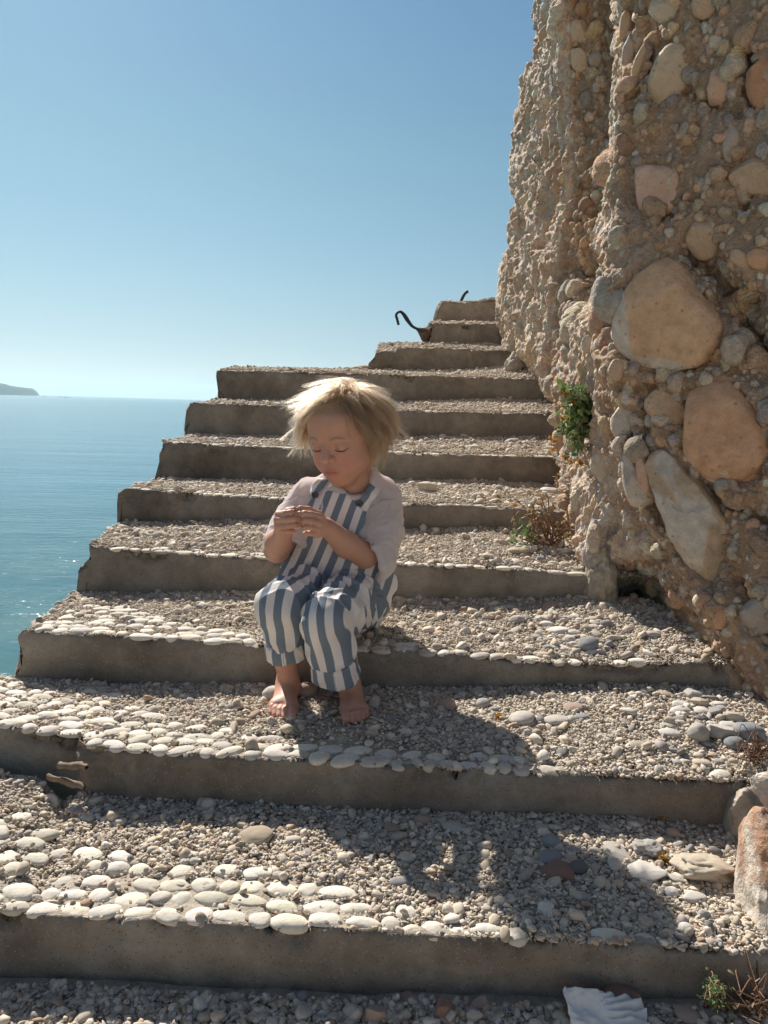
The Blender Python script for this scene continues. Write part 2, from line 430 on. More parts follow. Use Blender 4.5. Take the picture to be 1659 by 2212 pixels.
def build_step(k):
    nc = 420 if k >= 6 else 260; ncor = 7
    u = np.linspace(0, {7: .912}.get(k, 1), nc); rr = []
    Fk, Bk = front(k, u), foot(k, u); Bk = Bk - np.array([0, 0, .05])
    for t in np.linspace(0, 1, 16):
        rr.append(Bk + (Fk - Bk) * t)
    rows = np.array(rr)
    # knock the top arris back a little
    rows[-1, :, 1] += .006; rows[-1, :, 2] -= 0; rows[-2, :, 1] -= .0; 
    tv = np.concatenate([[.02, .05], np.linspace(.09, 1, 26)])
    tr = np.array([tread(k, u, np.full(nc, v)) for v in tv])
    tr[-1, :, 1] += .01
    allr = np.concatenate([rows, tr]); nr = len(allr)
    p = allr.reshape(-1, 3)
    n = np.zeros_like(p); n.reshape(nr, nc, 3)[:16] = (0, -1, 0); n.reshape(nr, nc, 3)[16:] = (0, 0, 1)
    amp = np.full((nr, nc), .006); amp[16:] = .003; amp[13:18] = .012
    d = fbm(p, 18, 5, k * 3, .65) * amp.ravel() * 1.2 + np.minimum(0, fbm(p, 9, 4, k * 3 + 1, .6) + .16) * np.where((np.arange(nr)[:, None] > 12) & (np.arange(nr)[:, None] < 19), .10, .016).repeat(nc, 1).ravel()
    p = p + n * d[:, None]
    # ragged left end, then a side wall down to the water
    g = p.reshape(nr, nc, 3).copy()
    edge = np.clip(1 - np.arange(nc) / 14.0, 0, 1)
    g[:, :, 0] += edge * (fbm(g, 14, 3, 90 + k) * .035)
    side = []
    L = g[:, 0, :]
    for dz, dx in ((.03, -.004), (.10, -.012), (.3, .0), (.8, -.03), (1.6, -.10), (3.6, -.45)):
        q = L.copy(); q[:, 2] = np.minimum(L[:, 2] - dz * .3, np.maximum(q[:, 2] - dz, -3.4)); q[:, 0] += dx + fbm(q, 5, 4, 77) * .05
        side.append(q)
    side = np.array(side[::-1]).transpose(1, 0, 2)
    g = np.concatenate([side, g], 1)
    o = mesh_obj('step', g.reshape(-1, 3), grid_faces(nr, g.shape[1]), M_CONC)
    o.data.materials.append(M_CEM)
    mi = np.zeros((nr - 1, g.shape[1] - 1), np.int32); mi[16:, 6:] = 1
    if len(o.data.polygons) == mi.size: o.data.polygons.foreach_set('material_index', mi.ravel())
    P3obj(o, stair, stair_inv)
    return o
STEPS = [build_step(k) for k in range(11)]

# white cobbles set along the edges
def px_front(k, px):
    T = TOP[k]; return (px - T[0][0]) / (T[-1][0] - T[0][0])
# step: list of (row distance back from the edge in m, px from, px to, keep probability)
COBROWS = {
 10: [(.012, -200, 900, .97), (.046, -200, 880, .9), (.080, -200, 760, .75), (.115, -200, 560, .6), (.15, -200, 330, .6), (.185, -200, 200, .5), (.22, -200, 120, .45), (.012, 900, 1550, .5)],
 9: [(.012, -300, 1190, .97), (.043, -300, 1120, .8), (.075, -300, 560, .9), (.107, -300, 460, .85), (.14, -300, 330, .8), (.17, -300, 260, .8), (.2, -300, 200, .8), (.23, -300, 140, .8), (.26, -300, 90, .8), (.012, 1190, 1560, .4)],
 8: [(.012, 60, 1180, .97), (.044, 62, 900, .85), (.076, 66, 470, .9), (.108, 75, 400, .85), (.14, 80, 330, .85), (.17, 90, 300, .8), (.2, 100, 250, .8), (.23, 110, 230, .7), (.012, 1180, 1500, .4)],
 7: [(.012, 225, 1260, .85), (.04, 225, 900, .25)],
 6: [(.012, 272, 1160, .75), (.042, 280, 560, .7)],
 5: [(.012, 360, 1220, .7), (.042, 360, 700, .5)],
 4: [(.012, 420, 1210, .55)], 3: [(.012, 476, 1150, .5)], 2: [(.012, 860, 1100, .6)], 1: [(.012, 940, 1080, .5)], 0: [(.012, 960, 1075, .5)]}
COB_MASK = {}; COBS = []
def cobbles(k):
    cen = []
    for (back_d, a, b, keep) in COBROWS[k]:
        u0, u1 = px_front(k, a), px_front(k, b)
        f0, f1 = front(k, np.array([u0]))[0], front(k, np.array([u1]))[0]
        x = f0[0] + RNG.uniform(0, .02)
        while x < f1[0]:
            ln = RNG.uniform(.028, .060) * (1.0 if k > 6 else .95); wd = RNG.uniform(.026, .036)
            if RNG.random() < keep:
                u = np.interp(x + ln / 2, np.array([f0[0], f1[0]]), np.array([u0, u1])); bd = back_d + RNG.uniform(-.004, .006)
                dep = max(.2, (back(k, np.array([u]))[0] - front(k, np.array([u]))[0])[1])
                c = tread(k, np.array([u]), np.array([bd / dep]))[0]
                th = RNG.uniform(.0065, .0095) * (1 if k > 7 else .75)
                v = pebble_shape(ICO3[0], int(RNG.integers(1e6)), .22, 2.2) * np.array([ln * .52, wd * .52, th])
                v = v @ rot_z(RNG.normal(0, .28)).T + (0, .008, RNG.uniform(-.004, -.001))
                t = RNG.uniform(0, 1); base = np.array([.76, .71, .63]) * (1 - .34 * t ** 1.5); base *= np.array([1, 1 - .03 * RNG.random(), 1 - .1 * RNG.random()])
                q = proj(c); seen = 0 <= q[0] <= 1659 and 0 <= q[1] <= 2212
                COBS.append((seen * ln * wd / (c @ _f) ** 2 * max(.15, -c[2]), k, c, v, base)); cen.append((c[0], c[1], ln * .5, wd * .5))
            x += ln * RNG.uniform(.94, 1.06)
    COB_MASK[k] = np.array(cen)
for k in COBROWS: cobbles(k)
COBS.sort(key=lambda q: -q[0])
for _, k, c, v, base in COBS[:100]:          # the hundred that show largest, each a part of its step
    o = mesh_obj('edging_pebble', v, ICO3[1], M_COB); vcol(o, 'col', np.tile(base, (len(v), 1))); o.location = c; o.parent = STEPS[k]
V, F = join_parts([(v + c, ICO3[1]) for _, k, c, v, b in COBS[100:]])
o = mesh_obj('pebble_edging', V, F, M_COB); vcol(o, 'col', np.concatenate([np.tile(b, (len(v), 1)) for _, k, c, v, b in COBS[100:]]))
o['kind'] = 'stuff'; P3obj(o, stair, stair_inv)

# ------------------------------------------------------------------ ground below the lowest step
uu, vv = np.meshgrid(np.linspace(0, 1, 200), np.linspace(0, 1, 60)); g = tread(11, uu, vv)
g[-1, :, 1] += .03; g[0, :, 2] -= .4
o = mesh_obj('ground', g.reshape(-1, 3), grid_faces(60, 200), M_CEM); tag(o, kind='structure'); o['label'] = 'gravel covered ground below the lowest step'

# unseen pebble beach added behind the camera to bounce warm light
m = MT('bounce_pebbles'); cc = m.ramp(m.vor(22, out=1), [(.2, (.40, .34, .27)), (.8, (.66, .60, .51))]); m.P(Base__Color=cc, Roughness=.9, Normal=m.bump(m.vor(22), .8, .02))
bx, by = np.meshgrid(np.linspace(-3, 14, 90), np.linspace(-16, .3, 90)); bz = -.86 + fbm(np.stack([bx, by, by * 0], -1), .5, 4, 8) * .12 - np.clip(-1.2 - bx, 0, 9) * .9
o = mesh_obj('bounce_beach', np.stack([bx, by, bz], -1).reshape(-1, 3), grid_faces(90, 90), m.m); tag(o, kind='structure'); o['label'] = 'unseen pale pebbles added behind the camera to bounce light'

# ------------------------------------------------------------------ gravel: one uncountable mass on all treads
def gravel():
    pts, scl, rot, col = [], [], [], []
    pal = np.array([(.70, .61, .49), (.65, .55, .42), (.60, .52, .42), (.50, .43, .35), (.40, .36, .33), (.74, .67, .57), (.54, .42, .30), (.50, .35, .25), (.28, .27, .26)])
    wts = np.array([.24, .2, .14, .1, .07, .14, .06, .03, .02])
    for k in range(12):
        u = np.linspace(0, 1, 50)
        if k == 11: area = 2.3 * .7
        else:
            F, B = front(k, u), back(k, u); area = np.abs(F[-1, 0] - F[0, 0]) * np.mean(B[:, 1] - F[:, 1])
        sc = {11: 1.25, 10: 1.0, 9: .95, 8: .95}.get(k, 1.0)
        md = {11: .0023, 10: .0022, 9: .0020, 8: .0018, 7: .0017, 6: .0017, 5: .0018}.get(k, .0021); N = int(area * 98000 * (.0023 / md) ** 2 / sc ** 2)
        u, v = RNG.random(N), RNG.random(N) ** .9
        p = tread(k, u, v)
        dep = (back(k, u) - front(k, u))[:, 1] * v if k < 11 else np.full(N, .3)
        keep = np.ones(N, bool)
        q0 = proj(p)
        if k in COB_MASK and len(COB_MASK[k]):
            cm = COB_MASK[k]
            for c in cm:
                ins = ((p[:, 0] - c[0]) / c[2]) ** 2 + ((p[:, 1] - c[1] - .008) / c[3]) ** 2 < 1.05
                keep &= ~(ins & (RNG.random(N) < .93))
            bare = {10: 600, 9: 500, 8: 400}.get(k, 0)
            thin = (dep < {10: .11, 9: .10, 8: .1}.get(k, .03)) & (q0[:, 0] < {10: 760, 9: 900, 8: 560}.get(k, 3000))
            keep &= ~(thin & (RNG.random(N) < .72)); keep &= dep > .006
            # worn bare patches of cement
        if k < 11:
            bare = fbm(p, 5.5, 3, 400 + k) + .5 * fbm(p, 17, 2, 401) ; keep &= ~((bare > .30) & (RNG.random(N) < .78))
        vis = (q0[:, 0] > -700) & (q0[:, 0] < 1900) & (q0[:, 1] < 2600); keep &= vis
        p = p[keep]; n = len(p)
        s = np.clip(np.exp(RNG.normal(math.log(md * sc), .42, n)), .0011, .0085)
        big = RNG.random(n) < .004; s[big] = RNG.uniform(.007, .012, big.sum())
        S = np.stack([s * RNG.uniform(.95, 1.5, n), s * RNG.uniform(.75, 1.1, n), s * RNG.uniform(.45, .85, n)], 1)
        p[:, 2] += S[:, 2] * RNG.uniform(-.2, .9, n) + RNG.random(n) ** 3 * .006
        pts.append(p); scl.append(S)
        rot.append(np.stack([RNG.normal(0, .45, n), RNG.normal(0, .45, n), RNG.uniform(0, 6.28, n)], 1))
        c = pal[RNG.choice(len(pal), n, p=wts)] * RNG.uniform(.68, 1.06, (n, 1)); col.append(c)
    pts, scl, rot, col = map(np.concatenate, (pts, scl, rot, col))
    me = bpy.data.meshes.new('gravel'); me.vertices.add(len(pts)); me.vertices.foreach_set('co', pts.astype(np.float32).ravel())
    for nm, arr in (('scl', scl), ('rot', rot)):
        a = me.attributes.new(nm, 'FLOAT_VECTOR', 'POINT'); a.data.foreach_set('vector', arr.astype(np.float32).ravel())
    a = me.attributes.new('col', 'FLOAT_COLOR', 'POINT'); a.data.foreach_set('color', np.concatenate([col, np.ones((len(col), 1))], 1).astype(np.float32).ravel())
    a = me.attributes.new('pick', 'INT', 'POINT'); a.data.foreach_set('value', RNG.integers(0, 10, len(pts)).astype(np.int32))
    o = bpy.data.objects.new('gravel', me); COL.objects.link(o); tag(o, kind='stuff'); o['label'] = 'loose pale gravel strewn over every tread'
    kinds = bpy.data.collections.new('gravel_kinds')
    for i in range(10):
        v = pebble_shape(ICO2[0], 500 + i, .5, 2.0 + (i % 3) * .5)
        if i > 6: v = np.sign(v) * np.abs(v) ** .8
        q = mesh_obj('pebble', v, ICO2[1], M_GRAV, link=False); kinds.objects.link(q)
    ng = bpy.data.node_groups.new('scatter', 'GeometryNodeTree')
    ng.interface.new_socket('Geometry', in_out='INPUT', socket_type='NodeSocketGeometry')
    ng.interface.new_socket('Geometry', in_out='OUTPUT', socket_type='NodeSocketGeometry')
    N = ng.nodes.new; gi, go = N('NodeGroupInput'), N('NodeGroupOutput'); iop = N('GeometryNodeInstanceOnPoints'); ci = N('GeometryNodeCollectionInfo')
    ci.inputs[0].default_value = kinds; ci.inputs['Separate Children'].default_value = True; ci.inputs['Reset Children'].default_value = True
    iop.inputs['Pick Instance'].default_value = True
    def at(nm, typ):
        q = N('GeometryNodeInputNamedAttribute'); q.data_type = typ; q.inputs[0].default_value = nm; return q.outputs[0]
    L = ng.links.new
    L(gi.outputs[0], iop.inputs['Points']); L(ci.outputs[0], iop.inputs['Instance']); L(at('pick', 'INT'), iop.inputs['Instance Index'])
    e2r = N('FunctionNodeEulerToRotation'); L(at('rot', 'FLOAT_VECTOR'), e2r.inputs[0]); L(e2r.outputs[0], iop.inputs['Rotation'])
    L(at('scl', 'FLOAT_VECTOR'), iop.inputs['Scale']); L(iop.outputs[0], go.inputs[0])
    md = o.modifiers.new('scatter', 'NODES'); md.node_group = ng
    print('gravel', len(pts))
gravel()
# ------------------------------------------------------------------ the rock face on the right (conglomerate)
# plan profile of the face for several heights (rows of the photo): (p x, depth) from far to near
KEY = {
 -900: [(1330, 7.0), (1190, 4.35), (1205, 3.75), (1226, 3.35), (1350, 3.25), (1352, 2.45), (1345, 1.95), (1490, 1.86), (1659, 1.74), (1950, 1.62), (2400, 1.5)],
 -100: [(1330, 7.0), (1182, 4.35), (1200, 3.75), (1222, 3.35), (1350, 3.25), (1348, 2.45), (1342, 1.95), (1490, 1.86), (1659, 1.74), (1950, 1.62), (2400, 1.5)],
 0: [(1330, 7.0), (1178, 4.35), (1196, 3.75), (1218, 3.35), (1350, 3.25), (1348, 2.45), (1341, 1.95), (1490, 1.86), (1659, 1.74), (1950, 1.62), (2400, 1.5)],
 140: [(1330, 7.0), (1174, 4.3), (1192, 3.75), (1222, 3.35), (1348, 3.25), (1346, 2.45), (1339, 1.95), (1490, 1.86), (1659, 1.74), (1950, 1.62), (2400, 1.5)],
 165: [(1330, 7.0), (1131, 4.4), (1178, 3.75), (1222, 3.35), (1348, 3.25), (1346, 2.45), (1339, 1.95), (1490, 1.86), (1659, 1.74), (1950, 1.62), (2400, 1.5)],
 300: [(1330, 7.0), (1115, 4.35), (1165, 3.75), (1222, 3.35), (1345, 3.2), (1345, 2.45), (1341, 1.95), (1490, 1.86), (1659, 1.74), (1950, 1.62), (2400, 1.5)],
 440: [(1330, 7.0), (1112, 4.35), (1160, 3.75), (1236, 3.30), (1340, 3.05), (1342, 2.4), (1342, 1.95), (1490, 1.86), (1659, 1.74), (1950, 1.62), (2400, 1.5)],
 540: [(1330, 7.0), (1110, 4.3), (1150, 3.75), (1205, 3.25), (1310, 3.0), (1300, 2.4), (1338, 1.94), (1490, 1.85), (1659, 1.73), (1950, 1.6), (2400, 1.5)],
 580: [(1330, 7.0), (1083, 4.4), (1140, 3.75), (1190, 3.25), (1305, 2.95), (1280, 2.4), (1332, 1.93), (1490, 1.84), (1659, 1.73), (1950, 1.6), (2400, 1.5)],
 660: [(1330, 7.0), (1080, 4.4), (1140, 3.75), (1185, 3.25), (1275, 2.9), (1270, 2.4), (1328, 1.93), (1490, 1.82), (1659, 1.73), (1950, 1.6), (2400, 1.5)],
 760: [(1330, 7.0), (1090, 4.5), (1142, 3.7), (1188, 3.25), (1225, 2.9), (1248, 2.45), (1330, 1.93), (1490, 1.82), (1659, 1.7), (1950, 1.6), (2400, 1.5)],
 830: [(1330, 7.0), (1115, 4.5), (1185, 3.75), (1194, 3.3), (1215, 2.9), (1244, 2.45), (1335, 1.93), (1490, 1.82), (1659, 1.7), (1950, 1.6), (2400, 1.5)],
 860: [(1330, 7.0), (1130, 4.5), (1215, 3.85), (1225, 3.35), (1222, 2.95), (1245, 2.45), (1338, 1.93), (1490, 1.82), (1659, 1.7), (1950, 1.6), (2400, 1.5)],
 960: [(1330, 7.0), (1130, 4.5), (1230, 3.9), (1240, 3.4), (1228, 2.95), (1240, 2.45), (1352, 1.92), (1490, 1.81), (1659, 1.68), (1950, 1.55), (2400, 1.45)],
 1080: [(1330, 7.0), (1130, 4.5), (1240, 3.9), (1250, 3.4), (1228, 2.75), (1240, 2.25), (1388, 1.89), (1500, 1.79), (1659, 1.66), (1950, 1.52), (2400, 1.4)],
 1200: [(1330, 7.0), (1150, 4.5), (1250, 3.9), (1262, 3.4), (1250, 2.6), (1268, 2.10), (1425, 1.85), (1520, 1.75), (1659, 1.62), (1950, 1.5), (2400, 1.4)],
 1280: [(1330, 7.0), (1170, 4.5), (1270, 3.9), (1280, 3.4), (1268, 2.8), (1266, 2.09), (1436, 1.84), (1530, 1.72), (1659, 1.6), (1950, 1.48), (2400, 1.38)],
 1330: [(1330, 7.0), (1190, 4.5), (1280, 3.9), (1290, 3.4), (1280, 2.8), (1262, 2.05), (1470, 1.86), (1540, 1.70), (1659, 1.59), (1950, 1.47), (2400, 1.38)],
 1380: [(1330, 7.0), (1190, 4.5), (1280, 3.9), (1290, 3.4), (1290, 2.8), (1268, 2.06), (1495, 1.84), (1560, 1.68), (1675, 1.57), (1950, 1.46), (2400, 1.36)],
 1480: [(1330, 7.0), (1190, 4.5), (1280, 3.9), (1300, 3.4), (1330, 2.8), (1400, 2.1), (1560, 1.74), (1600, 1.66), (1690, 1.54), (1950, 1.43), (2400, 1.33)],
 1570: [(1330, 7.0), (1190, 4.5), (1290, 3.9), (1320, 3.4), (1360, 2.8), (1460, 2.1), (1655, 1.64), (1690, 1.58), (1740, 1.5), (1960, 1.4), (2400, 1.3)],
 1640: [(1330, 7.0), (1190, 4.5), (1300, 3.9), (1340, 3.4), (1390, 2.8), (1500, 2.1), (1720, 1.6), (1750, 1.55), (1800, 1.48), (1980, 1.38), (2400, 1.28)],
 1800: [(1330, 7.0), (1190, 4.5), (1320, 3.9), (1360, 3.4), (1420, 2.8), (1560, 2.1), (1800, 1.55), (1840, 1.5), (1880, 1.45), (2000, 1.35), (2400, 1.25)],
 2300: [(1330, 7.0), (1190, 4.5), (1330, 3.9), (1380, 3.4), (1450, 2.8), (1600, 2.1), (1900, 1.5), (1920, 1.45), (1950, 1.4), (2050, 1.3), (2400, 1.2)]}
# the hollow under the overhang: one more profile point before the front corner
REC = {1200: (1350, 2.0), 1280: (1418, 2.4), 1330: (1480, 2.55), 1380: (1505, 2.5), 1480: (1556, 2.25), 1570: (1625, 1.95)}
for _k, _p in KEY.items():
    a_, b_ = _p[5], _p[6]; _p.insert(6, REC.get(_k, ((a_[0] + b_[0]) / 2, (a_[1] + b_[1]) / 2)))
SEGN = [18, 70, 70, 150, 40, 70, 70, 130, 150, 110, 34]
def smooth1(a, n, axis):
    for _ in range(n):
        a = a.copy(); sl_ = [slice(None)] * a.ndim; lo = list(sl_); hi = list(sl_); mid = list(sl_)
        lo[axis] = slice(0, -2); hi[axis] = slice(2, None); mid[axis] = slice(1, -1)
        a[tuple(mid)] = .5 * a[tuple(mid)] + .25 * (a[tuple(lo)] + a[tuple(hi)])
    return a
def ellipse_outline(cx, cy, a, b, ang, sq=2.2, n=20):
    t = np.linspace(0, 2 * math.pi, n, endpoint=False); c, s = np.cos(t), np.sin(t)
    x = a * np.sign(c) * np.abs(c) ** (2 / sq); y = b * np.sign(s) * np.abs(s) ** (2 / sq); A = R(ang)
    return np.stack([cx + x * math.cos(A) - y * math.sin(A), cy + x * math.sin(A) + y * math.cos(A)], 1)
OR, TAN, PNK, CRM, GRY, BRN = (.68, .41, .25), (.62, .45, .31), (.68, .46, .34), (.66, .56, .44), (.46, .42, .38), (.56, .31, .19)
BL = [
 ([(1412, 566), (1440, 558), (1470, 572), (1512, 634), (1556, 705), (1556, 752), (1518, 792), (1450, 803), (1385, 788), (1336, 756), (1322, 706), (1340, 656), (1374, 606)], (.70, .46, .29), .92, 'huge rounded orange boulder with a white washed left side', .62, .22, .6),
 (ellipse_outline(1560, 935, 112, 92, 56, 2.3), OR, 1.0, 'large egg shaped rust orange boulder', .5, .2, .6),
 ([(1402, 1010), (1412, 970), (1440, 966), (1470, 990), (1505, 1028), (1570, 1080), (1612, 1140), (1606, 1205), (1575, 1250), (1538, 1265), (1500, 1235), (1462, 1165), (1425, 1090)], (.58, .44, .30), .55, 'big white and ochre boulder slanting below the rust orange one', .5, .2, .55),
 ([(1442, 92), (1478, 90), (1503, 112), (1505, 150), (1488, 180), (1468, 205), (1450, 232), (1420, 234), (1400, 205), (1402, 165), (1418, 120)], (.68, .53, .38), 1.0, 'smooth kidney shaped tan boulder near the top', .42, .1, .6),
 (ellipse_outline(1414, 410, 58, 54, 5, 3.2), (.70, .49, .38), 1.0, 'flat rounded square pinkish boulder', .4, .12, .6),
 (ellipse_outline(1655, 185, 44, 62, -10), BRN, 1.0, 'rust brown boulder cut by the right edge', .5, .1, .6),
 (ellipse_outline(1632, 388, 66, 42, 25), TAN, 1.0, 'wide tan boulder at the right edge', .5, .05, .6),
 (ellipse_outline(1516, 520, 36, 44, -20), TAN, 1.0, None, .5, .0, .6),
 ([(1528, 190), (1536, 150), (1562, 150), (1576, 182), (1570, 215), (1545, 233), (1530, 228)], PNK, .8, None, .5, .05, .6),
 (ellipse_outline(1248, 130, 20, 26, 0, 2.5), CRM, 1.0, None, .4, .1, .7), (ellipse_outline(1252, 68, 20, 26, 4, 4), CRM, .85, None, .5, .1, .7),
 (ellipse_outline(1286, 128, 14, 20, 10), GRY, 1.0, None, .5, .1, .7),
 ([(1392, 92), (1402, 100), (1396, 130), (1385, 168), (1366, 182), (1362, 160), (1374, 122)], TAN, .95, None, .5, .15, .7),
 ([(1362, 70), (1374, 78), (1372, 112), (1356, 150), (1342, 140), (1345, 104)], GRY, .9, None, .5, .15, .7),
 (ellipse_outline(1352, 60, 14, 40, 6), TAN, .9, None, .6, .1, .7),
 (ellipse_outline(1578, 310, 20, 42, 6), GRY, 1.0, None, .5, .1, .6),
 ([(1540, 1425), (1560, 1405), (1585, 1430), (1606, 1475), (1612, 1525), (1590, 1528), (1560, 1492)], (.44, .33, .22), .85, 'pale slab at the low tip of the overhang', .5, .15, .55),
 ([(1275, 1130), (1285, 1123), (1297, 1138), (1300, 1170), (1292, 1195), (1272, 1192), (1266, 1165)], CRM, .7, 'cream block low on the left face', .6, .3, .7),
 (ellipse_outline(1440, 1330, 18, 40, -30), CRM, .8, None, .5, .15, .6), (ellipse_outline(1390, 1020, 14, 46, -8), PNK, .8, None, .5, .2, .6),
 (ellipse_outline(1345, 905, 26, 44, 10), CRM, .7, None, .4, .1, .6), (ellipse_outline(1300, 1010, 24, 34, -20), CRM, .7, None, .4, .1, .6),
 (ellipse_outline(1372, 1040, 26, 70, -12), GRY, .7, None, .35, .1, .6), (ellipse_outline(1440, 880, 50, 34, 30), TAN, .9, None, .45, .05, .6),
 (ellipse_outline(1330, 800, 16, 24, 10), TAN, .9, None, .5, .2, .6), (ellipse_outline(1270, 745, 14, 20, 0), CRM, .85, None, .5, .2, .6),
 (ellipse_outline(1600, 560, 30, 18, 30), TAN, .9, None, .5, .1, .6), (ellipse_outline(1640, 560, 28, 22, 10), OR, .9, None, .5, .1, .6),
 (ellipse_outline(1548, 95, 17, 20, 0), CRM, .9, None, .5, .1, .6), (ellipse_outline(1430, 20, 30, 26, 30), CRM, .7, None, .5, .1, .6), (ellipse_outline(1520, 12, 26, 30, 0), TAN, .9, None, .5, .1, .6),
 (ellipse_outline(1470, 1140, 12, 40, -20), OR, .9, None, .5, .3, .6), (ellipse_outline(1610, 1020, 60, 24, 40), OR, .9, None, .4, .0, .6),
 (ellipse_outline(1640, 1330, 44, 40, 40), GRY, .8, None, .4, .1, .6), (ellipse_outline(1560, 1340, 20, 26, 0), OR, .85, None, .5, .1, .6)]
def cliff():
    rows = np.concatenate([np.arange(-900, -120, 9.0), np.arange(-120, 1700, 1.7), np.arange(1700, 2300, 8.0)])
    ks = sorted(KEY); A = np.array([KEY[k] for k in ks], float)       # key, pt, 2
    def resample(pts):
        out = []
        for i in range(len(pts) - 1):
            t = np.linspace(0, 1, SEGN[i], endpoint=(i == len(pts) - 2))
            # even spacing in the log of depth keeps cells even in view
            out.append(np.stack([pts[i][0] + (pts[i + 1][0] - pts[i][0]) * t, np.exp(np.log(pts[i][1]) + (np.log(pts[i + 1][1]) - np.log(pts[i][1])) * t)], 1))
        return np.concatenate(out)
    Bk = np.array([resample(a) for a in A]); nc = Bk.shape[1]
    G = np.stack([np.stack([np.interp(rows, ks, Bk[:, j, c]) for c in (0, 1)], 1) for j in range(nc)], 1)   # rows, cols, 2
    G = smooth1(G, 14, 1); G = smooth1(G, 4, 0)
    P = W(G[..., 0], rows[:, None].repeat(nc, 1), G[..., 1])
    nr = len(rows)
    def normals(P):
        du = np.gradient(P, axis=1); dv = np.gradient(P, axis=0); n = np.cross(du, dv); n /= np.linalg.norm(n, axis=-1, keepdims=True) + 1e-9
        s = np.sign((n * -P).sum(-1, keepdims=True)); return n * np.median(s)
    n0 = normals(P)
    for _ in range(3): n0 = smooth1(smooth1(n0, 6, 1), 6, 0)
    n0 /= np.linalg.norm(n0, axis=-1, keepdims=True)
    # broad relief: vertical flutes, hollows
    q = P * np.array([1, 1, .28]); dep = np.clip(P[..., 1] / 2.0, .8, 1.8)
    rel = (fbm(P, 2.6, 3, 11) * .035 + fbm(q, 9, 4, 12) * .020 + fbm(P, 14, 4, 13) * .014) * dep
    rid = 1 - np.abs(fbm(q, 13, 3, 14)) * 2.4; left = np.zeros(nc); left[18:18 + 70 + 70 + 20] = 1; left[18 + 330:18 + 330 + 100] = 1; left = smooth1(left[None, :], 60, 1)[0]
    rel += np.clip(rid, 0, 1) ** 2 * .014 * dep
    rid2 = 1 - np.abs(fbm(P * np.array([1, 1, .3]), 34, 3, 16)) * 2.2; rel += np.clip(rid2, 0, 1) ** 2 * .012 * left
    hol = fbm(P, 5.5, 3, 15); rel -= np.clip(hol - .22, 0, 1) * .24
    # deep clefts and cavities seen on the face (polyline, half width, depth)
    for pl, wd, dp in (([(1490, 545), (1540, 590), (1600, 680), (1659, 770), (1740, 860)], 26, .085), ([(1618, 120), (1612, 160), (1622, 215)], 14, .06), ([(1290, 560), (1285, 620), (1296, 660)], 16, .11), ([(1465, 775), (1560, 790), (1640, 820)], 18, .03), ([(1468, 1030), (1560, 1075), (1659, 1130)], 14, .045), ([(1480, 190), (1520, 215), (1590, 235)], 16, .03), ([(1405, 470), (1480, 455)], 14, .03), ([(1590, 1250), (1620, 1330), (1659, 1380)], 18, .05), ([(1350, 900), (1380, 1000), (1420, 1110), (1470, 1200)], 9, .03), ([(1380, 840), (1400, 930)], 8, .02), ([(1610, 390), (1600, 450)], 12, .03)):
        dmin = np.full(P.shape[:2], 1e9)
        for (x0, y0), (x1, y1) in zip(pl[:-1], pl[1:]):
            bx_, by_ = x1 - x0, y1 - y0; t_ = np.clip(((G[..., 0] - x0) * bx_ + (rows[:, None] - y0) * by_) / (bx_ ** 2 + by_ ** 2), 0, 1)
            dmin = np.minimum(dmin, np.hypot(G[..., 0] - x0 - bx_ * t_, rows[:, None] - y0 - by_ * t_))
        far = G[..., 1] < (2.2 if dp < .1 else 9)
        rel -= np.exp(-(dmin * (1 + .5 * fbm(P, 12, 3, 77)) / wd) ** 2) * dp * far
    # rock wraps up round the set-in boulders
    for ol, c_, s_, l_, th_, out_, fc_ in BL:
        ol = np.array(ol); ce = ol.mean(0); q_ = np.stack([G[..., 0] - ce[0], rows[:, None] - ce[1] + 0 * G[..., 0]], -1); m_ = (np.abs(q_[..., 0]) < 260) & (np.abs(q_[..., 1]) < 260) & (G[..., 1] < (2.3 if ce[0] > 1320 else 9))
        an_ = np.arctan2(ol[:, 1] - ce[1], ol[:, 0] - ce[0]); ra_ = np.hypot(ol[:, 1] - ce[1], ol[:, 0] - ce[0]); o_ = np.argsort(an_)
        an_ = np.concatenate([an_[o_] - 2 * math.pi, an_[o_], an_[o_] + 2 * math.pi]); ra_ = np.tile(ra_[o_], 3)
        rr_ = np.hypot(q_[m_][:, 0], q_[m_][:, 1]) / np.interp(np.arctan2(q_[m_][:, 1], q_[m_][:, 0]), an_, ra_)
        rm = ra_.mean() / FP * 1.85; hh = np.exp(-((rr_ - 1.22) / .20) ** 2) * (.10 + .16 * fbm(P[m_], 9, 3, 55)) * rm * 1.1 - np.exp(-(rr_ / .9) ** 4) * .10 * rm
        rel[m_] += hh
    P = P + n0 * rel[..., None]
    n1 = normals(P)
    for _ in range(2): n1 = smooth1(smooth1(n1, 3, 1), 3, 0)
    n1 /= np.linalg.norm(n1, axis=-1, keepdims=True)
    a = np.linalg.norm(np.gradient(P, axis=1), axis=-1); b = np.linalg.norm(np.gradient(P, axis=0), axis=-1)
    cell = a * b
    cell[rows < -110] = 0; cell[rows > 1690] = 0
    col_ok = np.zeros(nc, bool); col_ok[18:18 + sum(SEGN[1:10])] = True; cell[:, ~col_ok] *= .1
    # embedded pebbles, rasterised as bumps on the grid
    H = np.zeros((nr, nc), np.float32)
    mt = fbm(P, 9, 4, 21)[..., None]; gr = fbm(P, 3.0, 3, 22)[..., None]
    C = (np.array([.43, .315, .23]) + left[None, :, None] * np.array([.22, .215, .195])) * (1 + .30 * mt) ; C = C + np.clip(gr, -.5, .5) * np.array([.10, .03, -.03])  # left faces get paler rock: sunlight put into the colour
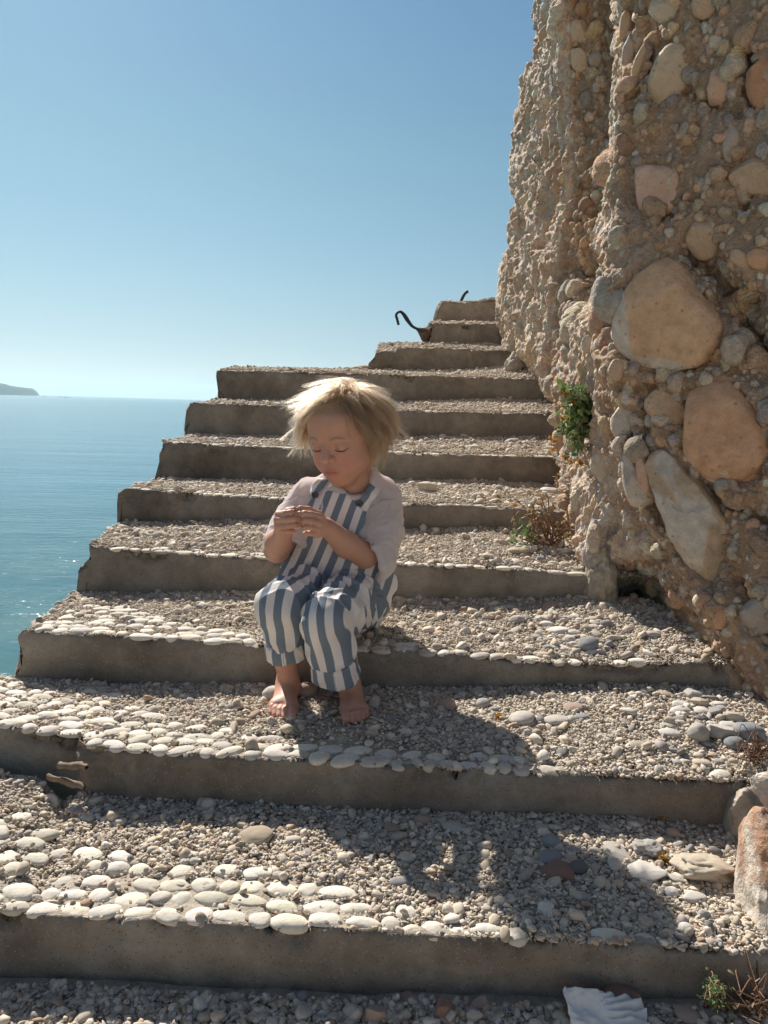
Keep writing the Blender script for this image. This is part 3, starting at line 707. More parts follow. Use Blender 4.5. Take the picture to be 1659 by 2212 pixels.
    pal = np.array([(.68, .56, .43), (.66, .49, .35), (.55, .48, .40), (.68, .47, .31), (.66, .44, .32), (.46, .42, .38), (.74, .66, .55), (.52, .36, .25)])
    cw = cell.ravel().cumsum(); tot = cw[-1]
    specs = [(11000, .004, .0065), (13500, .0065, .010), (6500, .010, .016), (1700, .016, .025), (420, .025, .040), (40, .042, .06)]
    rng = np.random.default_rng(3)
    for N, r0, r1 in specs:
        idx = np.searchsorted(cw, rng.random(N) * tot)
        for t in idx:
            i, j = divmod(int(t), nc); r = rng.uniform(r0, r1)
            if r > .03 and P[i, j, 1] < 1.9: r *= .75
            ra, rb = r * rng.uniform(.85, 1.3), r * rng.uniform(.65, 1.0)
            if left[j] > .5: ra *= 1.35; rb *= .85
            di, dj = int(1.35 * ra / max(b[i, j], 1e-5)) + 1, int(1.35 * ra / max(a[i, j], 1e-5)) + 1
            if di > 120 or dj > 120: continue
            i0, i1, j0, j1 = max(0, i - di), min(nr, i + di + 1), max(0, j - dj), min(nc, j + dj + 1)
            d = P[i0:i1, j0:j1] - P[i, j]
            nn = n1[i, j]; up = np.array([0, 0, 1.0]); e1 = np.cross(up, nn); e1 /= np.linalg.norm(e1) + 1e-9; e2 = np.cross(nn, e1)
            an = rng.normal(1.5, .5 if left[j] < .5 else .25); ca, sa = math.cos(an), math.sin(an)
            x = d @ (e1 * ca + e2 * sa); y = d @ (e2 * ca - e1 * sa)
            pw = rng.uniform(1.8, 3.2)
            rho = (np.abs(x / ra) ** pw + np.abs(y / rb) ** pw)
            wv = 1 + .22 * np.sin(3 * np.arctan2(y, x) + rng.uniform(0, 6)); rho = rho * wv
            h = rb * rng.uniform(.7, 1.15) * (1 - .45 * left[j]) * np.sqrt(np.clip(1 - rho, 0, 1)) - rb * .10
            h = np.where(rho < 1, h, -1)
            # a slight trough round each stone
            tr_ = (rho >= 1) & (rho < 1.5) & (rb > .008)
            sub = H[i0:i1, j0:j1]; m = h > sub
            sub[tr_ & ~m] = np.minimum(sub[tr_ & ~m], np.maximum(sub[tr_ & ~m] - rb * .10, -.012))
            sub[m] = h[m]
            c = pal[rng.integers(len(pal))] * rng.uniform(.72, 1.12)
            C[i0:i1, j0:j1][m] = (c + left[j] * .06) * np.array([1, rng.uniform(.95, 1.02), rng.uniform(.9, 1.03)])  # pebbles on the left faces lightened too, as painted sunlight
    cav = fbm(P, 16, 3, 24); P = P + n1 * (H + fbm(P, 60, 3, 23) * .0026 - np.clip(cav - .30, 0, 1) * .06 * (H < .012) * (1 - .5 * left[None, :]))[..., None]
    # left face painted paler for its sunlight, warm stain by noise
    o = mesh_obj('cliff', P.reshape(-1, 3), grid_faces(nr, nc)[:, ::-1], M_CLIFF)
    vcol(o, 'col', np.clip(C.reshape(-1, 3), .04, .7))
    tag(o, 'tall rough rock face of pebbly conglomerate rising on the right of the stairs', 'rock face')
    return o, P, n1
CLIFF, CP, CN = cliff()
CQ = proj(CP.reshape(-1, 3)); CD = CP.reshape(-1, 3)[:, 1]
def cliff_at(px, py, rad=4):
    m = np.where((np.abs(CQ[:, 0] - px) < rad) & (np.abs(CQ[:, 1] - py) < rad))[0]
    if len(m) == 0: return cliff_at(px, py, rad * 2)
    i = m[np.argmin(CD[m])]; return CP.reshape(-1, 3)[i], CN.reshape(-1, 3)[i]

def lens(outline, C, n, thick, seed, lump=.10, rings=44, power=.55, back=.7):
    """solid stone whose outline (3D points in the plane C, n) bulges by thick towards n"""
    O = np.asarray(outline) - C; m = len(O)
    per = np.concatenate([O, O, O]); t = np.linspace(m, 2 * m, 72, endpoint=False)
    O = np.stack([np.interp(t, np.arange(3 * m), per[:, c]) for c in range(3)], 1)
    for _ in range(5): O = .5 * O + .25 * (np.roll(O, 1, 0) + np.roll(O, -1, 0))
    O *= 1.03
    V = []
    for phi in np.linspace(-math.pi / 2, math.pi / 2, rings):
        c = math.cos(phi) ** power if math.cos(phi) > 1e-6 else 0; s = math.sin(phi)
        V.append(O * c + n * (thick * (s if s > 0 else s * back)))
    V = np.array(V); sz = np.linalg.norm(O, axis=1).mean()
    g = V.reshape(-1, 3); L = np.linalg.norm(g, axis=1, keepdims=True) + 1e-9
    g = g * (1 + lump * fbm(g / sz, 1.3, 4, seed)[:, None]) + (g / L) * (fbm(g / sz, 6, 4, seed + 5) * .018 * sz)[:, None]
    F = []
    i = np.arange((rings - 1) * 72); r, c = i // 72, i % 72
    F = np.stack([r * 72 + c, r * 72 + (c + 1) % 72, (r + 1) * 72 + (c + 1) % 72, (r + 1) * 72 + c], 1)
    return g + C, F
def roughen(V, C, sz, seed, amt, cuts=12):
    g = (V - C) / sz; rg = np.random.default_rng(seed)
    for _ in range(cuts):
        n = rg.normal(size=3); n /= np.linalg.norm(n); s = g @ n; lim = s.max() * rg.uniform(.68, .86); g = g - np.outer(np.maximum(s - lim, 0) * .8, n)
    L = np.linalg.norm(g, axis=1, keepdims=True) + 1e-9; r = 1 - 2 * np.abs(fbm(g, 2.4, 4, seed + 2, .6)); q = fbm(g, 5, 5, seed + 3, .6)
    return C + sz * (g + g / L * (amt * (r * .6 + q * .5))[:, None])
def boulder(outl, col, stain, label=None, thick=.5, out=.15, face=.55, seed=1, lump=.13, name='embedded_boulder', power=.42, depth=None, wash=None, rough=0):
    """stone set in the rock face; outl in p coordinates, thick relative to its mean radius"""
    outl = np.array(outl, float); c = outl.mean(0)
    pt, n = cliff_at(*c)
    Y = pt[1] if depth is None else depth
    C = W(c[0], c[1], Y); cam_d = -C / np.linalg.norm(C)
    if depth is not None: n = cam_d
    n = n * (1 - face) + cam_d * face; n /= np.linalg.norm(n)
    d = ray(outl[:, 0], outl[:, 1]); O = d * ((C @ n) / (d @ n))[:, None]
    rad = np.linalg.norm(O - C, axis=1).mean(); sh = n * rad * (out - thick * .52)
    V, F = lens(O + sh, C + sh, n, thick * rad, seed, lump, power=power)
    if rough: V = roughen(V, C + sh, rad, seed, rough, 12 if rough > .045 else 3)
    o = mesh_obj(name, V - C, F, M_BOULD); o.location = C; o.color = (*col, 1)
    q = proj(V); x, y = (q - c).T / np.abs(outl - c).max(0)[:, None]
    wv = np.full(len(V), .42 - .32 * stain) if wash is None else wash(x, y); vval(o, 'wash', wv)
    if label: o['label'] = label
    o.parent = CLIFF
    return o
WASH = {0: lambda x, y: .12 + .75 * np.clip((-.55 - x) * 3, 0, .6) + .75 * np.clip((y - .62) * 4, 0, .7) * (x < .35), 2: lambda x, y: .54 - .40 * np.clip((x + .2 * y - .25) * 3, 0, 1), 1: lambda x, y: .20 + .2 * np.clip(y, 0, 1), 20: lambda x, y: .5 + 0 * x, 22: lambda x, y: .5 + 0 * x}
for i, (ol, c, st, lab, th, out, fc) in enumerate(BL): boulder(ol, c, st, lab, th, out, fc, seed=40 + i * 3, wash=WASH.get(i), lump=.20 if i == 2 else .13, rough={2: .10, 0: .035, 1: .02, 16: .05, 17: .06}.get(i, .03))
CLIFF_END = True
# ------------------------------------------------------------------ loose stones, one object each
VAR = {}
def stone_mesh(kind, i):
    if (kind, i) not in VAR:
        if kind == 'flat': v = pebble_shape(ICO4[0], 900 + i, .20, 2.3)
        elif kind == 'round': v = pebble_shape(ICO4[0], 930 + i, .16, 2.1)
        elif kind == 'block':
            v = pebble_shape(ICO4[0], 960 + i, .38, 3.2)
            for q in range(9):
                n = np.random.default_rng(i * 31 + q).normal(size=3); n /= np.linalg.norm(n); d = v @ n; v = v - np.outer(np.maximum(d - .70, 0) * .9, n)
            v = v * (1 + .05 * fbm(v, 5, 3, i))[:, None]
        else:  # 'pit': knobbly and hollowed
            v = pebble_shape(ICO5[0], 980 + i, .5, 2.4); f = fbm(v, 2.6, 3, i + 4); v = v * (1 + .16 * f - .35 * np.clip(-f - .25, 0, 1))[:, None]
        f_ = ICO5[1] if kind == 'pit' else ICO4[1]
        me = mesh_obj('stone', v, f_, M_STONE, link=False); VAR[kind, i] = me.data
    return VAR[kind, i]
SCOL = dict(white=(.70, .66, .60), cream=(.62, .54, .43), tan=(.52, .43, .32), grey=(.46, .44, .41), blue=(.30, .31, .32), dark=(.20, .19, .185), pink=(.50, .37, .30), red=(.36, .22, .17), rust=(.42, .26, .15), pale=(.58, .54, .48))
def stone(k, px, py, wd, ht, col, kind='flat', label=None, rot=None, group=None, name='stone', lift=0):
    p = on_tread(k, px, py + ht * .30); dep = p @ _f; sc = dep / FP
    a = wd / 2 * sc; phi = math.atan2(-p[2], p[1]); b = a * random.uniform(.62, .85) if kind != 'round' else a * .9
    hm = ht / 2 * sc; c2 = (hm ** 2 - (b * math.sin(phi)) ** 2) / max(math.cos(phi), .3) ** 2
    c = math.sqrt(max(c2, (.30 * a) ** 2)); c = min(c, a * (1.0 if kind in ('round', 'block', 'pit') else .75))
    o = bpy.data.objects.new(name, stone_mesh(kind, random.randrange(5))); COL.objects.link(o)
    o.location = p + np.array([0, b * .25, c * .72 + lift]); o.scale = (a, b, c)
    rz = R(rot) if rot is not None else random.uniform(-.35, .35)
    o.rotation_euler = (random.uniform(-.14, .14), random.uniform(-.16, .16), rz)
    j = random.uniform(.88, 1.1); o.color = (*[x * j for x in SCOL[col]], 1)
    tag(o, label, 'stone', group); return o
ST = [
 # resting on the tread where the toddler's feet are
 (9, 1129, 1553, 56, 32, 'pale', 'round', 'largest pale rounded stone in the row right of the shadow tip'), (9, 1165, 1555, 20, 14, 'white', 'round', 'little white pebble squeezed between two pale stones right of the shadow tip'),
 (9, 1201, 1556, 56, 22, 'pale', 'flat', 'long dented pale stone next to the largest rounded one'), (9, 1257, 1550, 30, 15, 'blue', 'flat', 'small blue grey flat stone at the right end of the pale stone row'),
 (9, 1257, 1527, 22, 11, 'white', 'flat', 'white chip half lit at the edge of the riser shadow'), (9, 1238, 1530, 50, 16, 'pink', 'flat', 'pinkish flat stone in riser shadow under a white chip'),
 (9, 1337, 1585, 28, 11, 'pale', 'flat', 'lone pale disc in the middle of the sunlit gravel'), (9, 1060, 1583, 28, 14, 'cream', 'flat', 'cream flat stone just right of the toddler shadow edge'),
 (9, 967, 1525, 36, 30, 'pink', 'round', 'pinkish round stone in the shadow right of the toddler feet'), (9, 997, 1503, 22, 18, 'grey', 'round', 'grey pebble behind the pinkish round stone in the shadow'),
 (9, 1032, 1497, 38, 27, 'grey', 'block', 'grey blocky stone against the riser in the shadow'), (9, 1042, 1521, 32, 24, 'grey', 'round', 'smooth grey stone in front of the grey blocky one'),
 (9, 1354, 1489, 26, 12, 'cream', 'flat', 'small cream stone against the riser left of the pile'), (9, 1437, 1500, 40, 15, 'tan', 'flat', 'tan flat stone in deep shadow under the overhang'), (9, 1499, 1503, 40, 26, 'grey', 'block', 'grey blocky stone in shadow at the back of the pile'),
 (9, 588, 1503, 44, 38, 'pale', 'round', 'pale round stone in shadow behind the toddler left foot'), (9, 664, 1496, 50, 38, 'pink', 'round', 'dim pinkish stone in shadow between the toddler legs'),
 # heap of stones at the right end of that tread
 (9, 1472, 1523, 40, 13, 'white', 'flat', 'thin white stone at the top left of the pile'), (9, 1472, 1536, 48, 17, 'white', 'flat', 'long white stone second from the top left of the pile'), (9, 1469, 1551, 42, 15, 'pale', 'flat', 'pale flat stone third from the top left of the pile'),
 (9, 1514, 1520, 36, 23, 'cream', 'block', 'cream angular stone crowning the pile'), (9, 1515, 1536, 36, 18, 'white', 'round', 'white stone directly below the cream angular one'), (9, 1545, 1522, 36, 13, 'white', 'flat', 'white sliver leaning right of the cream angular stone'),
 (9, 1550, 1541, 38, 28, 'grey', 'block', 'light grey blocky stone right of the pile centre'), (9, 1515, 1553, 26, 16, 'dark', 'round', 'dark pebble in the middle of the pile'), (9, 1466, 1562, 32, 12, 'pale', 'flat', 'pale stone low at the left of the pile'),
 (9, 1587, 1550, 44, 26, 'cream', 'pit', 'beige stone with a dark hole at the right of the pile'), (9, 1440, 1570, 36, 12, 'grey', 'flat', 'thin grey stone left of the pile'), (9, 1447, 1586, 48, 20, 'white', 'flat', 'bright white long stone at the front left of the pile'),
 (9, 1509, 1588, 46, 42, 'pale', 'round', 'round light grey ball shaped stone at the front of the pile'), (9, 1557, 1587, 56, 40, 'pale', 'block', 'big speckled pale stone right of the ball shaped one'), (9, 1619, 1584, 66, 40, 'blue', 'flat', 'big blue grey slab at the right end of the pile'),
 (9, 1589, 1610, 44, 32, 'blue', 'round', 'dark blue grey stone in front of the big slab'), (9, 1575, 1569, 40, 18, 'white', 'flat', 'white stone wedged above the speckled pale stone'), (9, 1535, 1563, 22, 10, 'white', 'flat', 'tiny white pebble left of the speckled stone top'),
 (9, 1519, 1651, 40, 21, 'cream', 'flat', 'cream stone near the step edge below the pile'), (9, 1553, 1648, 26, 18, 'grey', 'round', 'grey pebble beside the cream stone near the step edge'), (9, 1510, 1633, 25, 16, 'cream', 'round', 'cream pebble above the stones near the step edge'), (9, 1475, 1635, 22, 12, 'blue', 'flat', 'small slate coloured pebble left of those near the step edge'),
 # tread below
 (10, 550, 1810, 76, 22, 'tan', 'flat', 'long flat tan stone lying across the shadow line, tilted'), (10, 450, 1741, 32, 30, 'pale', 'round', 'pale upright stone against the riser in shadow'), (10, 235, 1752, 24, 19, 'grey', 'round', 'grey pebble in shadow near the broken corner'), (10, 342, 1771, 28, 16, 'pink', 'flat', 'pinkish pebble in the riser shadow left of centre'),
 (10, 400, 1863, 22, 13, 'white', 'flat', 'small white disc in the sunlit gravel left of centre'), (10, 600, 1890, 24, 16, 'pale', 'round', 'pale grey pebble in the sunlit gravel below the long tan stone'), (10, 447, 1911, 24, 15, 'cream', 'round', 'cream pebble just above the white edging'), (10, 540, 1894, 28, 14, 'white', 'flat', 'white flat pebble left of the pale grey pebble'),
 (10, 915, 1774, 44, 24, 'pink', 'flat', 'pinkish oval stone in shadow at the foot of the riser'), (10, 982, 1790, 58, 22, 'pale', 'flat', 'long pale oval stone in shadow right of the pinkish oval'), (10, 962, 1759, 21, 14, 'grey', 'round', 'grey pebble touching the riser between two oval stones'),
 (10, 1174, 1790, 31, 19, 'pale', 'flat', 'pale disc in shadow above the stacked stones'), (10, 1112, 1801, 20, 26, 'grey', 'flat', 'grey pebble standing on end in the shadow'), (10, 1190, 1822, 40, 33, 'blue', 'round', 'upper blue grey stone of the stack of three'), (10, 1188, 1854, 52, 32, 'blue', 'round', 'middle blue grey stone of the stack of three'),
 (10, 1202, 1884, 74, 42, 'red', 'block', 'reddish brown block, lowest of the stack of three'), (10, 1254, 1878, 42, 32, 'dark', 'round', 'dark stone right of the reddish brown block'), (10, 1335, 1848, 76, 28, 'pale', 'block', 'flat pale slab with a sharp edge beside the knobbly stone'),
 (10, 1400, 1836, 64, 40, 'grey', 'pit', 'knobbly grey weathered stone with hollows'), (10, 1333, 1875, 38, 20, 'blue', 'flat', 'slate grey flat stone below the pale slab'), (10, 1400, 1890, 92, 32, 'white', 'block', 'broad white slab below the knobbly grey stone'),
 (10, 1530, 1878, 124, 66, 'cream', 'pit', 'biggest loose stone, pitted beige limestone beside the boulder'), (10, 1463, 1901, 42, 15, 'pale', 'flat', 'thin pale stone in front of the pitted limestone'), (10, 1453, 1929, 33, 23, 'white', 'round', 'white round stone in front of the thin pale stone'), (10, 1504, 1940, 50, 26, 'white', 'flat', 'white oval stone below the pitted limestone'),
 (10, 1524, 1980, 30, 21, 'grey', 'flat', 'grey flat stone below the white oval one'), (10, 1482, 2008, 32, 26, 'white', 'round', 'white round stone near the bottom edge at the right'), (10, 1312, 1939, 18, 14, 'pale', 'round', 'pale pebble in the toddler head shadow, right one'), (10, 1258, 1940, 34, 20, 'grey', 'flat', 'grey flat stone in the toddler head shadow, left one'),
 (10, 1179, 2005, 31, 13, 'pale', 'flat', 'pale flat stone at the lower rim of the head shadow'), (10, 1049, 1968, 25, 20, 'cream', 'round', 'cream upright pebble left of the head shadow'), (10, 1457, 1804, 34, 24, 'pink', 'flat', 'pinkish disc in shadow behind the pitted limestone'), (10, 1249, 1990, 26, 18, 'dark', 'round', 'dark pebble low in the toddler head shadow'),
 # ground at the bottom
 (11, 962, 2180, 48, 60, 'red', 'block', 'reddish brown stone at the bottom edge of the picture'), (11, 1040, 2173, 50, 34, 'pink', 'block', 'pink stone on the ground below the lowest step'), (11, 1022, 2200, 42, 40, 'grey', 'block', 'grey stone below the pink one on the ground'), (11, 1342, 2152, 82, 56, 'red', 'block', 'big brown stone behind the crumpled paper'),
 (11, 1484, 2192, 58, 40, 'pink', 'round', 'rounded pinkish stone right of the crumpled paper'), (11, 755, 2187, 36, 34, 'pale', 'round', 'pale round stone on the ground at bottom centre'), (11, 435, 2170, 34, 26, 'tan', 'round', 'tan stone on the ground at the lower left'), (11, 815, 2198, 46, 42, 'pink', 'block', 'pinkish stone at bottom centre next to the pale round one'),
 # tread the toddler sits on
 (8, 1117, 1340, 36, 18, 'pale', 'flat', 'pale slanted stone at the left rim of the pebble heap', 25), (8, 1271, 1396, 47, 35, 'blue', 'round', 'blue grey egg shaped stone at the right of the pebble heap'), (8, 1205, 1363, 48, 18, 'white', 'flat', 'longest white stone across the middle of the pebble heap', 14), (8, 1221, 1336, 36, 10, 'pale', 'flat', 'thin pale stone at the back of the pebble heap'),
 (8, 1180, 1351, 28, 16, 'white', 'flat', 'white stone at the left of the pebble heap'), (8, 1213, 1400, 36, 13, 'white', 'flat', 'white flat stone at the front of the pebble heap'), (8, 1408, 1374, 33, 17, 'grey', 'flat', 'grey stone in the shadow under the overhang'), (8, 885, 1298, 15, 11, 'white', 'round', 'white pebble against the riser right of the toddler hip'),
 (8, 826, 1302, 36, 24, 'grey', 'flat', 'grey stone just behind the toddler hip'), (8, 1103, 1312, 32, 11, 'grey', 'flat', 'flat grey stone in riser shadow behind the pebble heap'), (8, 838, 1372, 20, 13, 'tan', 'round', 'tan pebble at the step edge beside the toddler knee'),
 # higher treads
 (7, 348, 1159, 36, 17, 'pale', 'flat', 'pale grey wedge shaped stone near the sea side', 8), (7, 461, 1153, 26, 9, 'pale', 'flat', 'thin pale stone between the wedge shaped stone and the toddler'), (7, 1121, 1191, 48, 20, 'tan', 'round', 'tan dome shaped stone at the foot of the dry plant'), (7, 1127, 1178, 24, 11, 'white', 'flat', 'white flat stone behind the tan dome'), (7, 1168, 1210, 21, 16, 'blue', 'round', 'dark grey round stone below the dry plant'), (7, 1225, 1192, 38, 13, 'white', 'flat', 'white flat stone at the wall below the dry plant'), (7, 1222, 1221, 28, 13, 'cream', 'flat', 'cream stone near the step edge below the dry plant'),
 (6, 923, 1055, 41, 31, 'cream', 'block', 'angular cream rock right of the toddler head'), (6, 1031, 1073, 27, 18, 'cream', 'round', 'small cream rock right of the angular one'), (6, 1187, 1061, 41, 14, 'white', 'flat', 'white flat stone by the upright dry flower'),
 (5, 1107, 953, 33, 9, 'pale', 'flat', 'pale thin stone in the riser shadow high on the right'), (5, 1132, 958, 16, 10, 'white', 'round', 'white pebble next to the pale thin stone'), (5, 932, 957, 29, 8, 'grey', 'flat', 'grey flat stone in riser shadow right of the toddler hair'), (5, 1020, 969, 34, 6, 'white', 'flat', 'white sliver left of the fallen orange flower'),
 (4, 1180, 869, 12, 9, 'white', 'round', 'left one of two white pebbles beside the hanging plant'), (4, 1192, 869, 13, 10, 'white', 'round', 'right one of two white pebbles beside the hanging plant'), (3, 1137, 803, 18, 7, 'white', 'flat', 'white flat stone under the low rock bulge'), (3, 1131, 826, 12, 9, 'pale', 'round', 'pale pebble at the edge of the step under the rock bulge'),
 (3, 770, 790, 36, 14, 'tan', 'block', 'tan rubble lump left of the upper flight'), (3, 792, 783, 30, 16, 'rust', 'block', 'ochre rubble lump leaning on the broken upper step'), (3, 748, 797, 26, 9, 'cream', 'block', 'cream rubble piece farthest left on the broad upper step'),
 (0, 1048, 645, 16, 7, 'grey', 'block', 'grey rubble stone on the topmost step, left one'), (0, 1062, 644, 18, 8, 'pale', 'block', 'pale rubble stone on the topmost step, right one')]
for s_ in ST:
    k, px, py, a_, b_, col, kind, lab = s_[:8]; stone(k, px, py, a_, b_, col, kind, lab, s_[8] if len(s_) > 8 else None)
def many(k, n, x0, x1, y0, y1, label, group, cols, s0=11, s1=24):
    for _ in range(n):
        w_ = random.uniform(s0, s1); stone(k, random.uniform(x0, x1), random.uniform(y0, y1), w_, w_ * random.uniform(.36, .6), random.choice(cols), random.choice(('flat', 'flat', 'round')), label, None, group, 'pebble')
many(8, 46, 1155, 1290, 1334, 1418, 'one of the small pale pebbles heaped near the wall on the seat step', 'pebbles heaped on the seat step', ('white', 'pale', 'cream', 'white', 'grey'), 13, 30)
many(9, 26, 1430, 1620, 1600, 1672, 'one of the little pebbles strewn in front of the stone pile', 'pebbles in front of the stone pile', ('white', 'pale', 'cream', 'grey'), 12, 24)
many(9, 22, 1170, 1440, 1545, 1650, 'one of the tiny pebbles scattered over the sunlit gravel by the pile', 'pebbles on the sunlit gravel', ('white', 'pale', 'cream', 'grey', 'blue'), 9, 18)
many(10, 34, 1280, 1560, 1890, 2040, 'one of the small pebbles around the white oval stones at lower right', 'pebbles at the lower right', ('white', 'pale', 'cream', 'grey', 'blue', 'tan'), 11, 26)
many(10, 40, 60, 1250, 1770, 1960, 'one of the stray pebbles lying on the gravel of the lowest step', 'stray pebbles on the lowest step', ('white', 'pale', 'cream', 'grey', 'pink', 'tan', 'blue'), 11, 26)
many(11, 46, 20, 1600, 2150, 2225, 'one of the dim pebbles on the shaded ground below the lowest step', 'pebbles on the ground', ('pale', 'grey', 'pink', 'tan', 'red'), 16, 40)
many(8, 16, 840, 1500, 1305, 1420, 'one of the stray pebbles on the seat step right of the toddler', 'stray pebbles on the seat step', ('white', 'pale', 'grey', 'cream'), 10, 22)
many(9, 18, 330, 1400, 1490, 1530, 'one of the dim pebbles along the shaded riser behind the toddler feet', 'pebbles along the riser', ('pale', 'grey', 'pink'), 11, 24)
many(7, 14, 500, 1260, 1160, 1222, 'one of the stray pebbles on the step behind the toddler waist', 'stray pebbles behind the toddler', ('white', 'pale', 'cream'), 8, 18)

# ------------------------------------------------------------------ boulders at the lower right
def free_boulder(outl, depth, col, stain, label, thick, seed, lump=.10, mat=None, name='boulder', cat='boulder'):
    outl = np.array(outl, float); c = outl.mean(0); C = W(c[0], c[1], depth); n = np.array([-.35, -1, .25]); n /= np.linalg.norm(n)
    d = ray(outl[:, 0], outl[:, 1]); O = d * ((C @ n) / (d @ n))[:, None]; rad = np.linalg.norm(O - C, axis=1).mean()
    V, F = lens(O, C, n, thick * rad, seed, lump, rings=90, back=1.0); V = roughen(V, C, rad, seed, .09, 16)
    o = mesh_obj(name, V - C, F, mat or M_BOULD); o.location = C; o.color = (*col, 1); vval(o, 'wash', .55 - .45 * stain + .9 * np.clip(-(V - C)[:, 0] / rad + .1, 0, .8)); tag(o, label, cat); return o
free_boulder([(1602, 1790), (1640, 1745), (1720, 1720), (1800, 1880), (1770, 2080), (1690, 2160), (1630, 2132), (1612, 2060), (1584, 1970), (1584, 1870)], 1.06, (.42, .25, .16), .8, 'tall white and rust brown boulder at the lower right edge', .8, 301, .16)
free_boulder([(1614, 1676), (1640, 1662), (1710, 1655), (1720, 1790), (1662, 1800), (1650, 1730), (1625, 1705)], 1.17, (.44, .28, .18), .7, 'small orange boulder perched above the tall white one', .6, 310, .12)
free_boulder([(1571, 1712), (1590, 1690), (1640, 1690), (1700, 1720), (1700, 1880), (1620, 1860), (1572, 1842), (1566, 1770)], 1.27, (.36, .31, .25), .95, 'rough grey mortar block at the right end of the riser', .5, 320, .10, M_CEM, 'mortar_block', 'mortar block')
def lump(px, py, Y, r, label, name, seed, mat, cat, sub=ICO5, amp=.35):
    C = W(px, py, Y); v = sub[0] * (1 + amp * fbm(sub[0], 1.6, 4, seed) + .16 * fbm(sub[0], 6, 4, seed + 1))[:, None] * np.array(r)
    o = mesh_obj(name, v, sub[1], mat); o.location = C; tag(o, label, cat); return o
lump(1296, 1258, 2.05, (.044, .05, .11), 'rough grey mortar lump where a riser meets the rock face', 'mortar_lump', 5, M_CEM, 'mortar lump')
lump(1304, 1340, 1.99, (.048, .04, .045), 'crumbling grey mortar foot below the mortar lump', 'mortar_lump', 6, M_CEM, 'mortar lump')
v_ = ICO5[0] * (1 + .3 * fbm(ICO5[0], 1.6, 4, 91) + .12 * fbm(ICO5[0], 9, 4, 92))[:, None] * (.24, .28, .09); o = mesh_obj('rock_lump', v_, ICO5[1], M_CLIFF); o.location = W(1420, 1352, 2.36)
vcol(o, 'col', np.tile((.34, .26, .18), (len(v_), 1)) * (1 + .4 * fbm(ICO5[0], 8, 3, 93))[:, None]); tag(o, 'dark pebbly rock at the back of the hollow under the overhang', 'rock')
lump(1112, 790, 3.95, (.045, .06, .07), 'shaded rock lump where the fourth riser from the top meets the wall', 'rock_lump', 8, M_CLIFF if False else M_CEM, 'rock')

# ------------------------------------------------------------------ bent reinforcing bars in the broken top steps
M_RUST = simple('rusty_steel', (.035, .045, .055), .6, .4, 120, .5, metal=.5)
def tube_mesh(pts, rads, m=8):
    P_ = np.array(pts, float); T = np.gradient(P_, axis=0); T /= np.linalg.norm(T, axis=1, keepdims=True) + 1e-9
    up = np.array([.31, .52, .79]); A = np.cross(T, up); A /= np.linalg.norm(A, axis=1, keepdims=True) + 1e-9; B = np.cross(T, A)
    rads = np.broadcast_to(np.asarray(rads, float), (len(P_),)); th = np.linspace(0, 2 * math.pi, m, endpoint=False)
    V = (P_[:, None] + rads[:, None, None] * (A[:, None] * np.cos(th)[None, :, None] + B[:, None] * np.sin(th)[None, :, None])).reshape(-1, 3)
    i = np.arange((len(P_) - 1) * m); r, c = i // m, i % m
    return V, np.stack([r * m + c, r * m + (c + 1) % m, (r + 1) * m + (c + 1) % m, (r + 1) * m + c], 1)
def smooth_path(pts, n=30):
    P_ = np.array(pts, float); t = np.linspace(0, len(P_) - 1, n); Q = np.stack([np.interp(t, range(len(P_)), P_[:, c]) for c in range(3)], 1)
    for _ in range(3): Q[1:-1] = .5 * Q[1:-1] + .25 * (Q[2:] + Q[:-2])
    return Q
q = smooth_path([W(a, b, 4.47 - .002 * i) for i, (a, b) in enumerate([(861, 702), (858, 690), (855, 680), (860, 674), (866, 673), (873, 680), (881, 693), (890, 705), (902, 711), (915, 716)])], 50)
rr = .0075 + .004 * np.exp(-((np.linspace(0, 1, 50) - .62) / .12) ** 2)
tag(mesh_obj('reinforcing_bar', *tube_mesh(q, rr), M_RUST), 'hook shaped rusty steel bar sticking out of the broken steps over the sea', 'steel bar')
q = smooth_path([W(a, b, 5.0) for a, b in [(994, 660), (997, 648), (1001, 639), (1006, 632), (1011, 629)]], 30)
tag(mesh_obj('reinforcing_bar', *tube_mesh(q, .010), M_RUST), 'short curved steel bar rising behind the topmost step', 'steel bar')
M_RC = simple('rusty_concrete', (.13, .085, .065), .95, .4, 60, .9)
v = lens(W(np.array([899, 912, 932, 934, 925, 917, 908]), np.array([711, 709, 708, 722, 738, 745, 728]), 4.53), W(918, 722, 4.53), np.array([0, -1.0, 0]), .05, 9, .3)
tag(mesh_obj('concrete_fragment', v[0], v[1], M_RC), 'dark rust stained concrete fragment holding the hooked bar', 'concrete fragment')

# ------------------------------------------------------------------ plants
def m_leaf(nm, c1, c2, tr=.25):
    m = MT(nm); r = m.n('NewGeometry').outputs['Random Per Island']; c = m.mix(r, c1, c2); m.P(Base__Color=c, Roughness=.55, Specular__IOR__Level=.35)
    t = m.n('BsdfTranslucent'); m.set(t.inputs[0], c); mx = m.n('MixShader'); m.set(mx.inputs[0], tr)
    m.t.links.new(m.b.outputs[0], mx.inputs[1]); m.t.links.new(t.outputs[0], mx.inputs[2]); m.t.links.new(mx.outputs[0], m.out.inputs[0]); return m.m
M_LEAF = m_leaf('fleshy_leaf', (.11, .19, .065), (.24, .31, .13)); M_DRYL = m_leaf('dry_leaf', (.22, .15, .08), (.42, .33, .22)); M_FLOW = m_leaf('orange_flower', (.46, .21, .03), (.60, .36, .06))
M_STEM = simple('dry_stem', (.30, .20, .12), .85, .3, 90); M_RSTEM = simple('reddish_stem', (.20, .115, .07), .85, .3, 90)
prng = np.random.default_rng(21)
